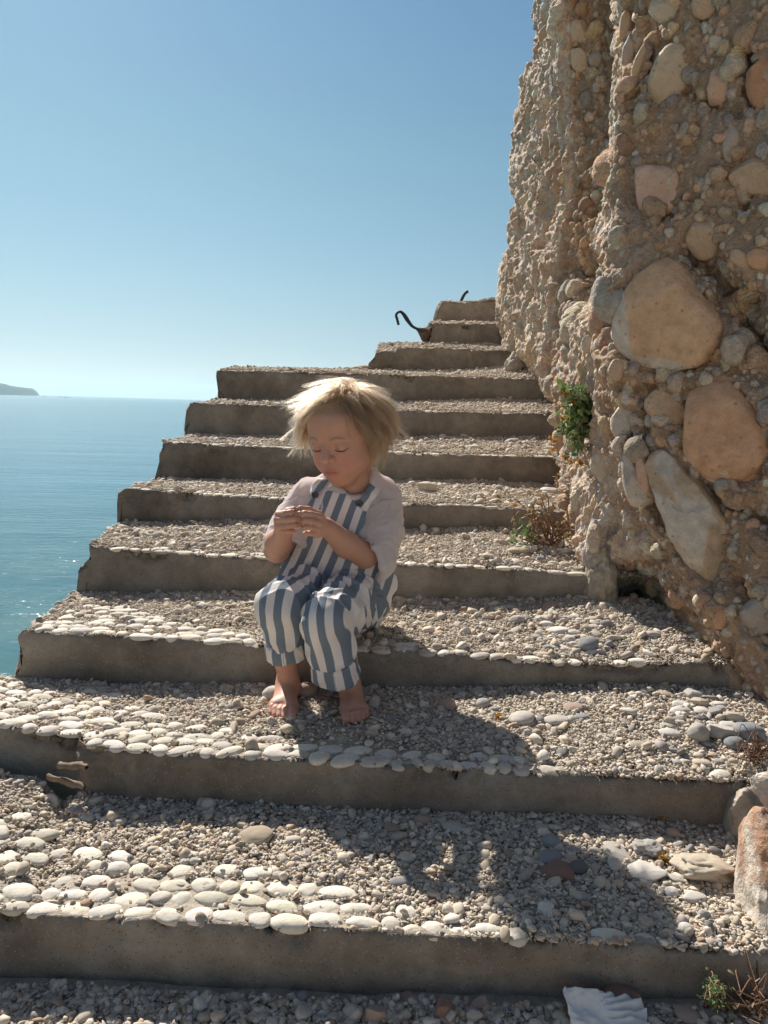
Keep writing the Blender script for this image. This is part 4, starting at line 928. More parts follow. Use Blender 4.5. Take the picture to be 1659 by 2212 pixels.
def leaf(p, d, L, wd, curl=.3):
    d = d / np.linalg.norm(d); s = np.cross(d, prng.normal(size=3)); s /= np.linalg.norm(s); n = np.cross(s, d); V = []
    for t, w_ in ((0, .12), (.3, .45), (.6, .95), (.85, .9), (1, .25)):
        c = p + d * L * t + n * L * curl * (t * t - .2 * t)
        for a, b in ((-1, .12), (0, -.06), (1, .12)): V.append(c + s * wd * w_ * a + n * wd * b * 1.5)
    F = [[i * 3 + j, i * 3 + j + 1, i * 3 + j + 4, i * 3 + j + 3] for i in range(4) for j in range(2)]
    return np.array(V), np.array(F)
def flower_mesh(p, r, up):
    parts = []
    for ring, (n, rr_, tilt) in enumerate(((11, 1.0, .35), (8, .6, .8))):
        for i in range(n):
            a = 2 * math.pi * i / n + prng.uniform(-.2, .2); e1 = np.cross(up, (.3, .2, .9)); e1 /= np.linalg.norm(e1); e2 = np.cross(up, e1)
            d = (e1 * math.cos(a) + e2 * math.sin(a)) * math.cos(tilt) + up * math.sin(tilt); parts.append(leaf(p, d, r * rr_ * prng.uniform(.8, 1.15), r * .24, .15))
    return join_parts(parts)
def flower(p, r, parent, label=None):
    up = np.array([prng.normal(0, .4), -.5, .8]); up /= np.linalg.norm(up); V, F = flower_mesh(np.zeros(3), r * .74, up)
    o = mesh_obj('flower', V, F, M_FLOW); o.location = p
    if parent is not None: o.parent = parent; o.matrix_parent_inverse = Matrix.Translation([-x for x in parent.location])
    return o
def plant(label, root, tips, leaf_mat, stem_mat, leaf_n, leaf_L, flowers, droop=.35, spread=.02, name='plant', stem_r=.0016, leaves_on=.35):
    E_ = empty(name, root); tag(E_, label, 'plant'); inv = Matrix.Translation([-x for x in root]); stems, leaves = [], []
    for tp in tips:
        mid = (root + tp) / 2 + prng.normal(size=3) * spread + np.array([0, 0, droop * .06])
        q = smooth_path([root + prng.normal(size=3) * .008, mid, tp], 14); stems.append(tube_mesh(q, np.linspace(stem_r * 1.4, stem_r * .7, 14), 5))
        for _ in range(leaf_n):
            t = prng.uniform(leaves_on, 1); i = min(13, int(t * 13)); d = prng.normal(size=3) + np.array([-.4, -.6, .1]); leaves.append(leaf(q[i] + prng.normal(size=3) * .004, d, leaf_L * prng.uniform(.6, 1.2), leaf_L * prng.uniform(.16, .26), prng.uniform(-.2, .5)))
    V, F = join_parts(stems); o = mesh_obj('stems', V, F, stem_mat); o.parent = E_; o.matrix_parent_inverse = inv
    if leaves: V, F = join_parts(leaves); o = mesh_obj('leaves', V, F, leaf_mat); o.parent = E_; o.matrix_parent_inverse = inv
    for f, r in flowers: flower(f, r, E_)
    return E_
def wallpt(px, py, out=.0, dY=0.0):
    p, n = cliff_at(px, py); return p + n * out + np.array([0, dY, 0])
root = wallpt(1262, 880)
def hang(px, py, d): return W(px, py, root[1] - d)
tips = [hang(prng.uniform(1204, 1262) + (y_ - 850) * .08, y_, prng.uniform(-.02, .09)) for y_ in prng.uniform(848, 998, 46)]
plant('green fleshy plant with yellow flowers hanging from the rock face', root, tips, M_LEAF, M_STEM, 13, .028, [(hang(x, y, prng.uniform(.03, .08)), prng.uniform(.014, .021)) for x, y in [(1212, 848), (1222, 852), (1238, 870), (1216, 880), (1212, 905), (1188, 948), (1200, 955), (1195, 972), (1234, 1000), (1222, 992), (1252, 1002), (1230, 905)]], name='hanging_plant')
root2 = on_tread(7, 1180, 1195) + np.array([.02, .06, .01])
def dry(px, py, d=0): return W(px, py, root2[1] + prng.uniform(-.05, .06))
tips = [dry(x, y) for x, y in zip(prng.uniform(1105, 1240, 34), prng.uniform(1075, 1205, 34))]
pd = plant('dry straggly plant with brown stems and orange flowers at the foot of the rock', root2, tips, M_DRYL, M_RSTEM, 6, .022, [(dry(x, y), prng.uniform(.010, .015)) for x, y in [(1112, 1092), (1168, 1090), (1150, 1120), (1170, 1130), (1140, 1170), (1127, 1190), (1150, 1200), (1225, 1155), (1207, 1145)]], name='dry_plant', spread=.05)
lv = join_parts([leaf(dry(prng.uniform(1110, 1160), prng.uniform(1135, 1185)), prng.normal(size=3), .03, .006) for _ in range(46)]); o = mesh_obj('leaves', *lv, M_LEAF); o.parent = pd; o.matrix_parent_inverse = Matrix.Translation([-x for x in root2]); o['label'] = 'remaining green leaves of the dry plant'
r3 = on_tread(6, 1206, 1066)
plant('thin upright dry stalk with one yellow flower', r3, [W(1205, 1030, r3[1]), W(1212, 1045, r3[1])], M_DRYL, M_STEM, 9, .014, [(W(1206, 1026, r3[1] - .01), .014)], name='dry_stalk', spread=.004)
r4 = on_tread(11, 1545, 2185)
plant('small green weed in the shade under the lowest step', r4, [W(x, y, r4[1] - .02 + prng.uniform(-.03, .03)) for x, y in zip(prng.uniform(1512, 1575, 18), prng.uniform(2125, 2195, 18))], M_LEAF, M_STEM, 8, .009, [], name='weed', spread=.012, stem_r=.0009)
r5 = on_tread(9, 1640, 1640)
plant('tuft of reddish dry roots at the right end of the step', r5, [W(x, y, r5[1] - .05 + prng.uniform(-.05, .05)) for x, y in zip(prng.uniform(1585, 1659, 46), prng.uniform(1600, 1668, 46))], M_DRYL, M_RSTEM, 0, .01, [], name='dry_root_tuft', spread=.02, stem_r=.0008)
r6 = on_tread(11, 1640, 2200)
plant('tangle of brown roots at the foot of the tall boulder', r6, [W(x, y, r6[1] + prng.uniform(-.05, .02)) for x, y in zip(prng.uniform(1590, 1668, 30), prng.uniform(2140, 2210, 30))], M_DRYL, M_RSTEM, 1, .012, [], name='dry_root_tuft', spread=.03, stem_r=.001)
for k, px, py, r_, lab in ((5, 1037, 973, .014, 'fallen orange flower on the sunlit step above the cream rocks'), (9, 1077, 1557, .014, 'fallen orange flower at the tip of the toddler shadow'), (10, 1432, 1778, .015, 'fallen orange flower in shadow against the lowest tall riser'), (10, 1432, 1863, .017, 'withered orange flower beside the white slab'), (8, 1182, 1372, .008, 'tiny orange petals among the heaped white pebbles')):
    tag(flower(on_tread(k, px, py) + np.array([0, 0, .006]), r_, None), lab, 'flower')

# ------------------------------------------------------------------ driftwood, crumpled paper
M_WOOD = simple('driftwood', (.24, .18, .125), .85, .35, 40, .6)
for pts, r_, lab in (([(103, 1676), (130, 1684), (158, 1692), (182, 1703)], .007, 'splintered driftwood stick below the broken corner of the step'), ([(128, 1652), (150, 1655), (170, 1654), (188, 1657)], .008, 'short driftwood piece stuck in the broken corner of the step')):
    q = smooth_path([W(a, b, 1.37 - .01 * i) for i, (a, b) in enumerate(pts)], 24); V, F = tube_mesh(q, r_ * (1 - .5 * np.abs(np.linspace(-.8, 1, 24)) ** 2), 10); V = V + fbm(V, 60, 3, 3)[:, None] * .004
    tag(mesh_obj('driftwood', V, F, M_WOOD), lab, 'driftwood')
M_PAPER = simple('old_paper', (.80, .77, .71), .85, .06, 30, .2)
def paper():
    c = on_tread(11, 1312, 2212); nx, ny = 90, 60; s, t = np.meshgrid(np.linspace(-1, 1, nx), np.linspace(-1, 1, ny))
    x = s * .052 + .006 * t; y = -t * .034 - .012; z = .012 + .012 * fbm(np.stack([s, t, s * 0], -1), 1.4, 3, 4)
    ple = np.clip(s * 1.6 + .1, 0, 1); z = z + ple * (.013 * np.abs(((t * 2.6 / (.55 + .45 * np.clip(s, 0, 1)) + .35 * fbm(np.stack([s, t, t * 0], -1), 2, 2, 9)) % 1) - .5) * 2 + .004) - (1 - ple) * (.018 * (t + 1) * .2)
    z = z + .020 * np.clip(-t, 0, 1) * (1 - ple) + .004 * fbm(np.stack([s, t, s * 0], -1), 3.0, 3, 6); x = x + .004 * fbm(np.stack([s, t, s * 0 + 3], -1), 3, 3, 7) + np.where(t < -.9, .004 * fbm(np.stack([s, t, s * 0], -1), 9, 2, 2), 0)
    P_ = np.stack([x, y, z], -1).reshape(-1, 3); o = mesh_obj('crumpled_paper', P_, grid_faces(ny, nx), M_PAPER); o.location = c; o.rotation_euler = (R(4), 0, R(-6))
    md = o.modifiers.new('thickness', 'SOLIDIFY'); md.thickness = .0006; tag(o, 'crumpled pleated white paper lying on the ground below the lowest step', 'paper')
paper()

# ------------------------------------------------------------------ far boats
M_HULL = simple('boat_paint', (.10, .13, .16), .5, .1); M_SAIL = simple('boat_white', (.62, .64, .66), .6, .1)
def boat(px, py, L, mast, label):
    d = ray(px, py); c = d * (SEA / d[2]) if d[2] < -.0012 else d * (2200 / d[1]); c[2] = SEA
    E_ = empty('boat', c); tag(E_, label, 'boat'); st = np.linspace(-1, 1, 15); prof = []
    for s in st:
        w_ = L * .16 * (1 - max(0, s) ** 2.2) * (1 - .25 * max(0, -s) ** 3) + .01; h_ = L * (.12 + .05 * max(0, s) ** 2)
        prof.append([(s * L / 2, -w_, h_), (s * L / 2, -w_ * .8, 0), (s * L / 2, 0, -.15), (s * L / 2, w_ * .8, 0), (s * L / 2, w_, h_), (s * L / 2, 0, h_ * .95)])
    V = np.array(prof).reshape(-1, 3); F = [[i * 6 + j, i * 6 + (j + 1) % 6, (i + 1) * 6 + (j + 1) % 6, (i + 1) * 6 + j] for i in range(14) for j in range(6)]
    mesh_obj('hull', V, np.array(F), M_HULL, E_)
    v = pebble_shape(ICO2[0], 4, .02, 5) * np.array([L * .16, L * .09, L * .09]) + np.array([-L * .05, 0, L * .2]); mesh_obj('cabin', v, ICO2[1], M_SAIL, E_)
    if mast: mesh_obj('mast', *tube_mesh([(L * .05, 0, L * .1), (L * .05, 0, L * .6), (L * .05, 0, L * 1.1)], L * .02, 6), M_HULL, E_)
boat(97, 856.6, 6, False, 'tiny dark boat just beyond the tip of the headland'); boat(129, 857.8, 6, False, 'tiny low boat in the middle of the three on the horizon'); boat(142, 859.2, 5, True, 'tiny boat with a mast on the horizon, farthest right')
# ------------------------------------------------------------------ the child
from mathutils.bvhtree import BVHTree
def V3(px, py, Y): return W(px, py, Y)
def m_skin():
    m = MT('skin'); c = m.attr('col')
    c = m.mix(.5, c, m.ramp(m.noise(55, 5, .6), [(.3, (.92, .89, .88)), (.7, (1.06, 1.05, 1.04))]), 'MULTIPLY')
    return m.P(Base__Color=c, Roughness=.52, Specular__IOR__Level=.35, Subsurface__Weight=.22, Subsurface__Radius=(1.0, .35, .2), Subsurface__Scale=.006, Normal=m.bump(m.noise(420, 3, .6), .12, .001))
def m_linen():
    m = MT('linen_shirt'); p = m.pos()
    wv = m.math('ADD', m.noise(900, 2, .6, scaled(m, p, (1, 1, .25))), m.noise(900, 2, .6, scaled(m, p, (.25, 1, 1))))
    c = m.ramp(m.noise(16, 5, .6), [(.3, (.78, .73, .71)), (.7, (.87, .82, .80))])
    c = m.mix(.35, c, m.ramp(wv, [(.35, (.7, .68, .66)), (.65, (1.1, 1.1, 1.1))]), 'MULTIPLY')
    m.P(Base__Color=c, Roughness=.9, Specular__IOR__Level=.15, Normal=m.bump(wv, .25, .001))
    return translucent(m, (.86, .80, .77), .50)
def translucent(m, col, f):
    t = m.n('BsdfTranslucent', Color=col); mx = m.n('MixShader'); m.set(mx.inputs[0], f)
    m.t.links.new(m.b.outputs[0], mx.inputs[1]); m.t.links.new(t.outputs[0], mx.inputs[2]); m.t.links.new(mx.outputs[0], m.out.inputs[0]); return m.m
def m_stripe():
    m = MT('striped_cloth'); u = m.attr('u', 'Fac'); p = m.pos()
    wob = m.math('MULTIPLY', m.math('SUBTRACT', m.noise(300, 2), .5), .03)
    fr = m.math('FRACT', m.math('ADD', u, wob)); tri = m.math('ABSOLUTE', m.math('SUBTRACT', fr, .5))
    f = m.n('MapRange'); m.set(f.inputs[0], tri); f.inputs[1].default_value = .235; f.inputs[2].default_value = .265
    wv = m.math('ADD', m.noise(1000, 2, .6, scaled(m, p, (1, 1, .2))), m.noise(1000, 2, .6, scaled(m, p, (.2, 1, 1))))
    c = m.mix(f.outputs[0], (.180, .215, .255), (.74, .68, .63))
    c = m.mix(.5, c, m.ramp(wv, [(.35, (.68, .68, .68)), (.65, (1.12, 1.12, 1.12))]), 'MULTIPLY')
    c = m.mix(.4, c, m.ramp(m.noise(24, 5, .6), [(.3, (.8, .8, .8)), (.7, (1.1, 1.1, 1.1))]), 'MULTIPLY')
    return m.P(Base__Color=c, Roughness=.92, Specular__IOR__Level=.12, Normal=m.bump(wv, .3, .001))
M_SKIN, M_LINEN, M_STRIPE = m_skin(), m_linen(), m_stripe()

# head frame
HS = 1.12
HC = V3(746, 924, 1.775)
def Rx(a): c, s = math.cos(a), math.sin(a); return np.array([[1, 0, 0], [0, c, -s], [0, s, c]])
def Ry(a): c, s = math.cos(a), math.sin(a); return np.array([[c, 0, s], [0, 1, 0], [-s, 0, c]])
HR = rot_z(R(-28)) @ Rx(R(21)) @ Ry(R(-3))
def H(x, y, z): return HC + HS * (HR @ np.array([x, y, z], float))
def toH(p): return ((np.asarray(p) - HC) @ HR) / HS
def headpt(p): return (HR @ (np.asarray(p, float).T)).T * HS + HC

def body():
    F = Field((-.34, 1.46, -.664), (.06, 1.99, .075), .0017)
    E = lambda c, r, k=.01, mode='u': F.ell(H(*c), np.array(r) * HS, k, mode, HR)
    C = lambda a, b, ra, rb=None, k=.01, mode='u', **kw: F.cap(H(*a), H(*b), ra * HS, None if rb is None else rb * HS, k, mode, **kw)
    # trunk
    F.chain([V3(762, 1050, 1.825), V3(745, 1110, 1.84), V3(735, 1185, 1.83), V3(728, 1255, 1.83)], [.055, .066, .074, .08], .03)
    F.cap(V3(672, 1078, 1.83), V3(822, 1078, 1.835), .036, .036, .03)
    # skull and face
    E((0, .014, .012), (.070, .084, .070), .01)
    E((0, -.030, -.030), (.0545, .050, .063), .03)
    E((-.001, -.054, -.081), (.019, .020, .020), .032)
    E((.031, -.047, -.051), (.023, .024, .023), .025); E((-.031, -.047, -.051), (.023, .024, .023), .025)
    E((0, -.052, .030), (.046, .030, .034), .03)
    C((.044, .0, -.044), (.013, -.050, -.081), .018, .0135, .025); C((-.044, .0, -.044), (-.013, -.050, -.081), .018, .0135, .025)
    E((.029, -.088, -.009), (.017, .013, .012), .012, 's'); E((-.029, -.088, -.009), (.017, .013, .012), .012, 's')
    C((.014, -.078, .006), (.042, -.066, .006), .0052, .004, .012); C((-.014, -.078, .006), (-.042, -.066, .006), .0052, .004, .012)
    E((.029, -.0655, -.012), (.0135, .0135, .0125), .004); E((-.029, -.0655, -.012), (.0135, .0135, .0125), .004)
    C((0, -.077, -.004), (0, -.0945, -.030), .0062, .0095, .009)
    E((.0095, -.083, -.034), (.0068, .0070, .0058), .005); E((-.0095, -.083, -.034), (.0068, .0070, .0058), .005)
    E((.0048, -.090, -.040), (.0030, .0032, .0022), .003, 's'); E((-.0048, -.090, -.040), (.0030, .0032, .0022), .003, 's')
    E((0, -.070, -.062), (.026, .016, .020), .015)
    E((0, -.0835, -.0575), (.014, .0058, .0045), .004); E((0, -.0825, -.0665), (.012, .0060, .0048), .004)
    C((-.015, -.0815, -.0620), (0, -.0905, -.0617), .0006, .0008, .0025, 's'); C((0, -.0905, -.0617), (.015, -.0815, -.0620), .0008, .0006, .0025, 's')
    for s in (1, -1):
        E((s * .070, .012, -.020), (.007, .018, .026), .006); E((s * .076, .008, -.018), (.004, .010, .015), .004, 's')
        C((s * .068, .004, -.036), (s * .066, .000, -.028), .006, .006, .006)
    # neck
    F.cap(H(0, .018, -.05), V3(764, 1056, 1.825), .036, .038, .018)
    # arms: (shoulder, elbow, wrist)
    F.chain([V3(826, 1080, 1.83), V3(800, 1150, 1.79), V3(788, 1200, 1.745)], [.036, .031, .0275], .02)
    F.chain([V3(788, 1200, 1.745), V3(748, 1176, 1.70), V3(706, 1139, 1.655)], [.0275, .0285, .0205], .014)
    F.chain([V3(664, 1080, 1.83), V3(625, 1150, 1.79), V3(598, 1188, 1.745)], [.036, .031, .027], .02)
    F.chain([V3(598, 1188, 1.745), V3(601, 1172, 1.70), V3(612, 1150, 1.662)], [.0275, .0275, .020], .014)
    # hands: palm, four fingers and a thumb each
    def hand(wr, kn, fing, thumb):
        w = V3(*wr)
        for k in kn: F.cap(w, V3(*k), .0135, .0078, .009)
        for i, (k, f) in enumerate(zip(kn, fing)):
            r = (.0070, .0072, .0069, .0060)[i]
            pts = [V3(*k)] + [V3(*q) for q in f]
            F.chain(pts, [r + .0006] + [r, r * .93, r * .8][:len(f)], .0022)
        t = [V3(*q) for q in thumb]; F.chain(t, [.0125, .0095, .0078, .0064], .006)
    hand((704, 1139, 1.655), [(692, 1116, 1.622), (690, 1130, 1.617), (688, 1143, 1.619), (686, 1155, 1.628)],
         [[(671, 1111, 1.606), (658, 1109, 1.605), (648, 1109, 1.612)], [(671, 1125, 1.600), (660, 1124, 1.602), (652, 1125, 1.613)],
          [(671, 1139, 1.602), (662, 1139, 1.604), (655, 1140, 1.614)], [(671, 1152, 1.612), (664, 1152, 1.613), (658, 1152, 1.622)]],
         [(705, 1134, 1.665), (688, 1113, 1.648), (666, 1102, 1.632), (649, 1098, 1.622)])
    hand((611, 1150, 1.664), [(601, 1111, 1.628), (599, 1123, 1.621), (601, 1136, 1.623), (607, 1147, 1.632)],
         [[(616, 1109, 1.606), (628, 1107, 1.605), (637, 1107, 1.612)], [(619, 1122, 1.600), (634, 1121, 1.601), (646, 1119, 1.613)],
          [(621, 1136, 1.602), (636, 1135, 1.604), (647, 1132, 1.616)], [(619, 1148, 1.614), (630, 1148, 1.616), (637, 1146, 1.626)]],
         [(613, 1140, 1.668), (611, 1120, 1.652), (622, 1105, 1.636), (635, 1100, 1.622)])
    # legs
    F.chain([V3(700, 1262, 1.83), V3(610, 1312, 1.585), V3(613, 1400, 1.605), V3(629, 1488, 1.635)], [.060, .036, .030, .0195], .02)
    F.chain([V3(765, 1265, 1.83), V3(706, 1345, 1.535), V3(736, 1425, 1.575), V3(763, 1502, 1.625)], [.060, .037, .031, .0200], .02)
    # feet on the tread below
    zt = TZ
    def foot_(ax, ay, tx, ty, s):
        """ankle (ax, ay), middle of the toe line (tx, ty); s=+1 big toe towards +x"""
        d = np.array([tx - ax, ty - ay]); L = np.linalg.norm(d); d /= L; sd = np.array([-d[1], d[0]]) * (1 if -d[1] * s > 0 else -1)
        q = lambda f, w, z: np.array([ax + d[0] * f + sd[0] * w, ay + d[1] * f + sd[1] * w, zt + z])
        F.cap(q(-.012, 0, .0215), q(-.004, 0, .05), .0215, .0195, .02)
        F.cap(q(-.008, 0, .021), q(L * .72, .014, .0125), .021, .0135, .016)
        F.cap(q(-.004, -.004, .019), q(L * .66, -.016, .0115), .019, .0125, .016)
        F.cap(q(.004, 0, .042), q(L * .55, .004, .018), .017, .012, .02)
        F.cap(q(L * .64, .018, .0115), q(L * .62, -.020, .0105), .0125, .0115, .012)
        for i, (wd, ext, r) in enumerate([(.0205, .97, .0098), (.0065, .985, .0072), (-.0045, .95, .0068), (-.0145, .90, .0064), (-.0235, .83, .0060)]):
            b = q(L * .70 - (i * .003), wd * .85, .0125); m_ = q(L * (ext - .10), wd, .0120 + (.002 if i else 0)); e = q(L * ext, wd * 1.04, r * .95)
            F.chain([b, m_, e], [r * 1.0, r * .95, r * .92], .003)
    foot_(-.2055, 1.648, -.2000, 1.512, 1)
    foot_(-.0665, 1.640, -.0440, 1.502, -1)
    V, Fc = F.mesh()
    o = mesh_obj('person', V, Fc, M_SKIN)
    # pigment
    h = toH(V); base = np.array([.54, .295, .205]); c = np.tile(base, (len(V), 1))
    def blend(mask, col): c[:] = c * (1 - mask[:, None]) + np.array(col) * mask[:, None]
    g = lambda x0, y0, z0, rx, ry, rz: np.exp(-(((h[:, 0] - x0) / rx) ** 2 + ((h[:, 1] - y0) / ry) ** 2 + ((h[:, 2] - z0) / rz) ** 2))
    face = (h[:, 1] < -.03)
    for s in (1, -1):
        blend(.60 * g(s * .036, -.068, -.044, .020, .03, .016), (.60, .235, .17))
        blend(.45 * g(s * .029, -.075, -.020, .014, .02, .006), (.42, .215, .185))
        blend(np.clip(1.1 * np.exp(-((h[:, 2] - .0105 + 1.2 * np.abs(np.abs(h[:, 0]) - .026) ** 1.6 * 3) / .0023) ** 2) * np.exp(-((h[:, 0] - s * .028) / .0135) ** 4), 0, .62) * face, (.24, .14, .085))
        blend(.5 * g(s * .072, .01, -.02, .012, .02, .025), (.62, .30, .23))
    blend(.35 * g(0, -.098, -.032, .012, .02, .012), (.64, .33, .26))
    lip = np.exp(-(np.abs(h[:, 0] / .0165) ** 2.5 + ((h[:, 2] + .0622) / .0068) ** 4)) * (h[:, 1] < -.070)
    blend(np.clip(lip * 1.3, 0, .85), (.50, .165, .14))
    line_ = np.exp(-((h[:, 2] + .0619) / .0013) ** 2 - np.abs(h[:, 0] / .0165) ** 6) * (h[:, 1] < -.070); blend(.6 * line_, (.26, .085, .075))
    for f in ((-.2, 1.55), (-.05, 1.54)):
        toe = np.exp(-((V[:, 1] - 1.51) / .03) ** 2) * (V[:, 2] < TZ + .04); blend(.22 * toe, (.60, .30, .23))
    scalp = np.clip((h[:, 2] - np.interp(np.abs(np.arctan2(h[:, 0], -h[:, 1])), [0, .8, 1.3, 1.8, 3.2], [.052, .045, .020, -.02, -.055])) / .008, 0, 1) * (h[:, 2] > -.06)
    blend(scalp * .85, (.34, .225, .125))
    vcol(o, 'col', c)
    return o
# the seat and the tread under the feet
TZ = on_tread(9, 680, 1530)[2] + .0035
SEATZ = on_tread(8, 740, 1360)[2]
PERSON = body()
tag(PERSON, 'barefoot blond toddler in blue striped dungarees sitting on a step holding a twig', 'person')

def normals_of(o):
    me = o.data; n = np.zeros(len(me.vertices) * 3, np.float32); me.vertices.foreach_get('normal', n); return n.reshape(-1, 3)
def coords(o):
    v = np.zeros(len(o.data.vertices) * 3, np.float32); o.data.vertices.foreach_get('co', v); return v.reshape(-1, 3)
def displace(o, d):
    v = coords(o) + normals_of(o) * np.asarray(d)[:, None]; o.data.vertices.foreach_set('co', v.astype(np.float32).ravel()); o.data.update()
def folds(V, freq, axis, seed):
    """cloth creases: ridged noise stretched along axis"""
    ax = np.array(axis, float); ax /= np.linalg.norm(ax)
    q = V - np.outer(V @ ax, ax) * .72
    w = q + .012 * np.stack([fbm(V, 18, 2, seed + i) for i in range(3)], 1)
    return 1 - np.abs(fbm(w, freq, 2, seed + 9)) * 2.6

TOR = [(762, 1056, 1.822, .062, .052), (748, 1105, 1.822, .086, .060), (734, 1165, 1.815, .096, .070), (722, 1225, 1.815, .106, .082), (718, 1275, 1.83, .108, .09)]
def torso_field(F, grow, k=.03, upto=5):
    for i in range(upto - 1):
        a, b = TOR[i], TOR[i + 1]; A, B = V3(*a[:3]), V3(*b[:3])
        F.cap(A, B, a[3] + grow, b[3] + grow, k, flat=((0, 1, .12), 1.38))
def shirt():
    F = Field((-.33, 1.58, -.52), (.08, 1.99, -.10), .0022)
    torso_field(F, .006)
    F.cap(V3(676, 1076, 1.83), V3(820, 1078, 1.835), .044, .044, .03)
    F.chain([V3(826, 1082, 1.832), V3(818, 1150, 1.80), V3(800, 1212, 1.755)], [.046, .051, .056], .02)
    F.chain([V3(662, 1082, 1.832), V3(634, 1140, 1.80), V3(612, 1192, 1.752)], [.045, .049, .051], .02)
    # openings: hems cut square to the forearms, hollow inside
    def cut(p, n):
        p, n = np.array(p), np.array(n) / np.linalg.norm(n); return p, n
    for (pa, n, c) in ((V3(794, 1206, 1.745), V3(742, 1232, 1.70) - V3(794, 1206, 1.745), V3(800, 1200, 1.75)), (V3(606, 1176, 1.748), V3(594, 1232, 1.70) - V3(606, 1176, 1.748), V3(610, 1180, 1.75))):
        pa = np.array(pa); n = np.array(n) / np.linalg.norm(n)
        def fn(p, pa=pa, n=n): return np.minimum(.06, np.maximum(-( (p - pa) @ n), np.linalg.norm(p - pa, axis=-1) - .085))
        F.op(fn, pa - .085, pa + .085, .002, 's')
    F.cap(V3(818, 1150, 1.80), V3(778, 1236, 1.72), .041, .047, .003, 's')
    F.cap(V3(634, 1140, 1.80), V3(598, 1222, 1.72), .038, .040, .003, 's')
    # neckline
    F.cap(V3(764, 1052, 1.80), H(0, .01, -.06), .043, .052, .004, 's')
    ring = [V3(764, 1060, 1.80) + np.array([math.cos(t) * .047, math.sin(t) * .043, .000 + .012 * math.sin(t)]) for t in np.linspace(0, 2 * math.pi, 22)]
    F.chain(ring, [.0030] * 22, .004)
    V, Fc = F.mesh(); o = mesh_obj('shirt', V, Fc, M_LINEN, PERSON)
    d = np.clip(folds(V, 22, (.1, .2, 1), 3), 0, 1) ** 2 * .0050 + fbm(V, 12, 3, 4) * .006
    sl_ = np.clip(folds(V, 26, (.8, .1, .4), 8), 0, 1) ** 2 * .004
    displace(o, d + sl_ * (V[:, 2] < -.22)); return o
SHIRT = shirt()
PER = .0335
def dungarees():
    F = Field((-.34, 1.60, -.56), (.08, 1.99, -.13), .0021)
    torso_field(F, .0125)
    # seat and hips resting on the step
    F.ell((V3(735, 1300, 1.84)), (.118, .090, .070), .03)
    F.ell(V3(640, 1245, 1.78), (.040, .045, .034), .025); F.ell(V3(818, 1262, 1.82), (.036, .06, .04), .025)
    F.op(lambda p: SEATZ + .003 - p[..., 2], (-.4, 1.5, -.58), (.1, 2.0, SEATZ), .004, 's') if False else None
    # keep only the bib above the waist
    def fn(p):
        q = proj(p.reshape(-1, 3)).reshape(p.shape[:-1] + (2,)); px, py = q[..., 0], q[..., 1]
        l = np.interp(py, [1054, 1120, 1165, 1195, 1226], [664, 663, 650, 620, 500]); r = np.interp(py, [1060, 1080, 1150, 1195, 1225], [794, 798, 782, 802, 940])
        top = 1053 + (px - 665) * .176
        return np.maximum(np.maximum(l - px, px - r), top - py) * .00108
    ax = F.f; sl_, p = F.box((-.34, 1.60, -.56), (.08, 1.99, -.13), 0)
    F.f[sl_] = np.maximum(F.f[sl_], fn(p).astype(np.float32))
    # open the garment inside so that the shirt and body show above it
    V, Fc = F.mesh(); o = mesh_obj('dungarees', V, Fc, M_STRIPE, PERSON)
    low = np.clip((-V[:, 2] - .30) / .12, 0, 1)
    d = fbm(V, 10, 3, 61) * .006 * (.3 + low) + np.clip(folds(V, 20, (.5, .1, .8), 62), 0, 1) ** 2 * (.002 + .009 * low)
    displace(o, d)
    V = coords(o); V[:, 2] = np.maximum(V[:, 2], np.where(V[:, 1] > 1.72, SEATZ + .004, -9)); o.data.vertices.foreach_set('co', V.ravel()); o.data.update()
    X, Z = V[:, 0], V[:, 2]
    u = (X - .36 * (Z + .20) - .35 * np.clip(-.25 - Z, 0, 1) * np.clip((X + .14) * 4, -1, 1) * .5) / PER + .27
    u = u + .10 * fbm(V, 14, 2, 66) * low
    vval(o, 'u', u); return o
DUNG = dungarees()
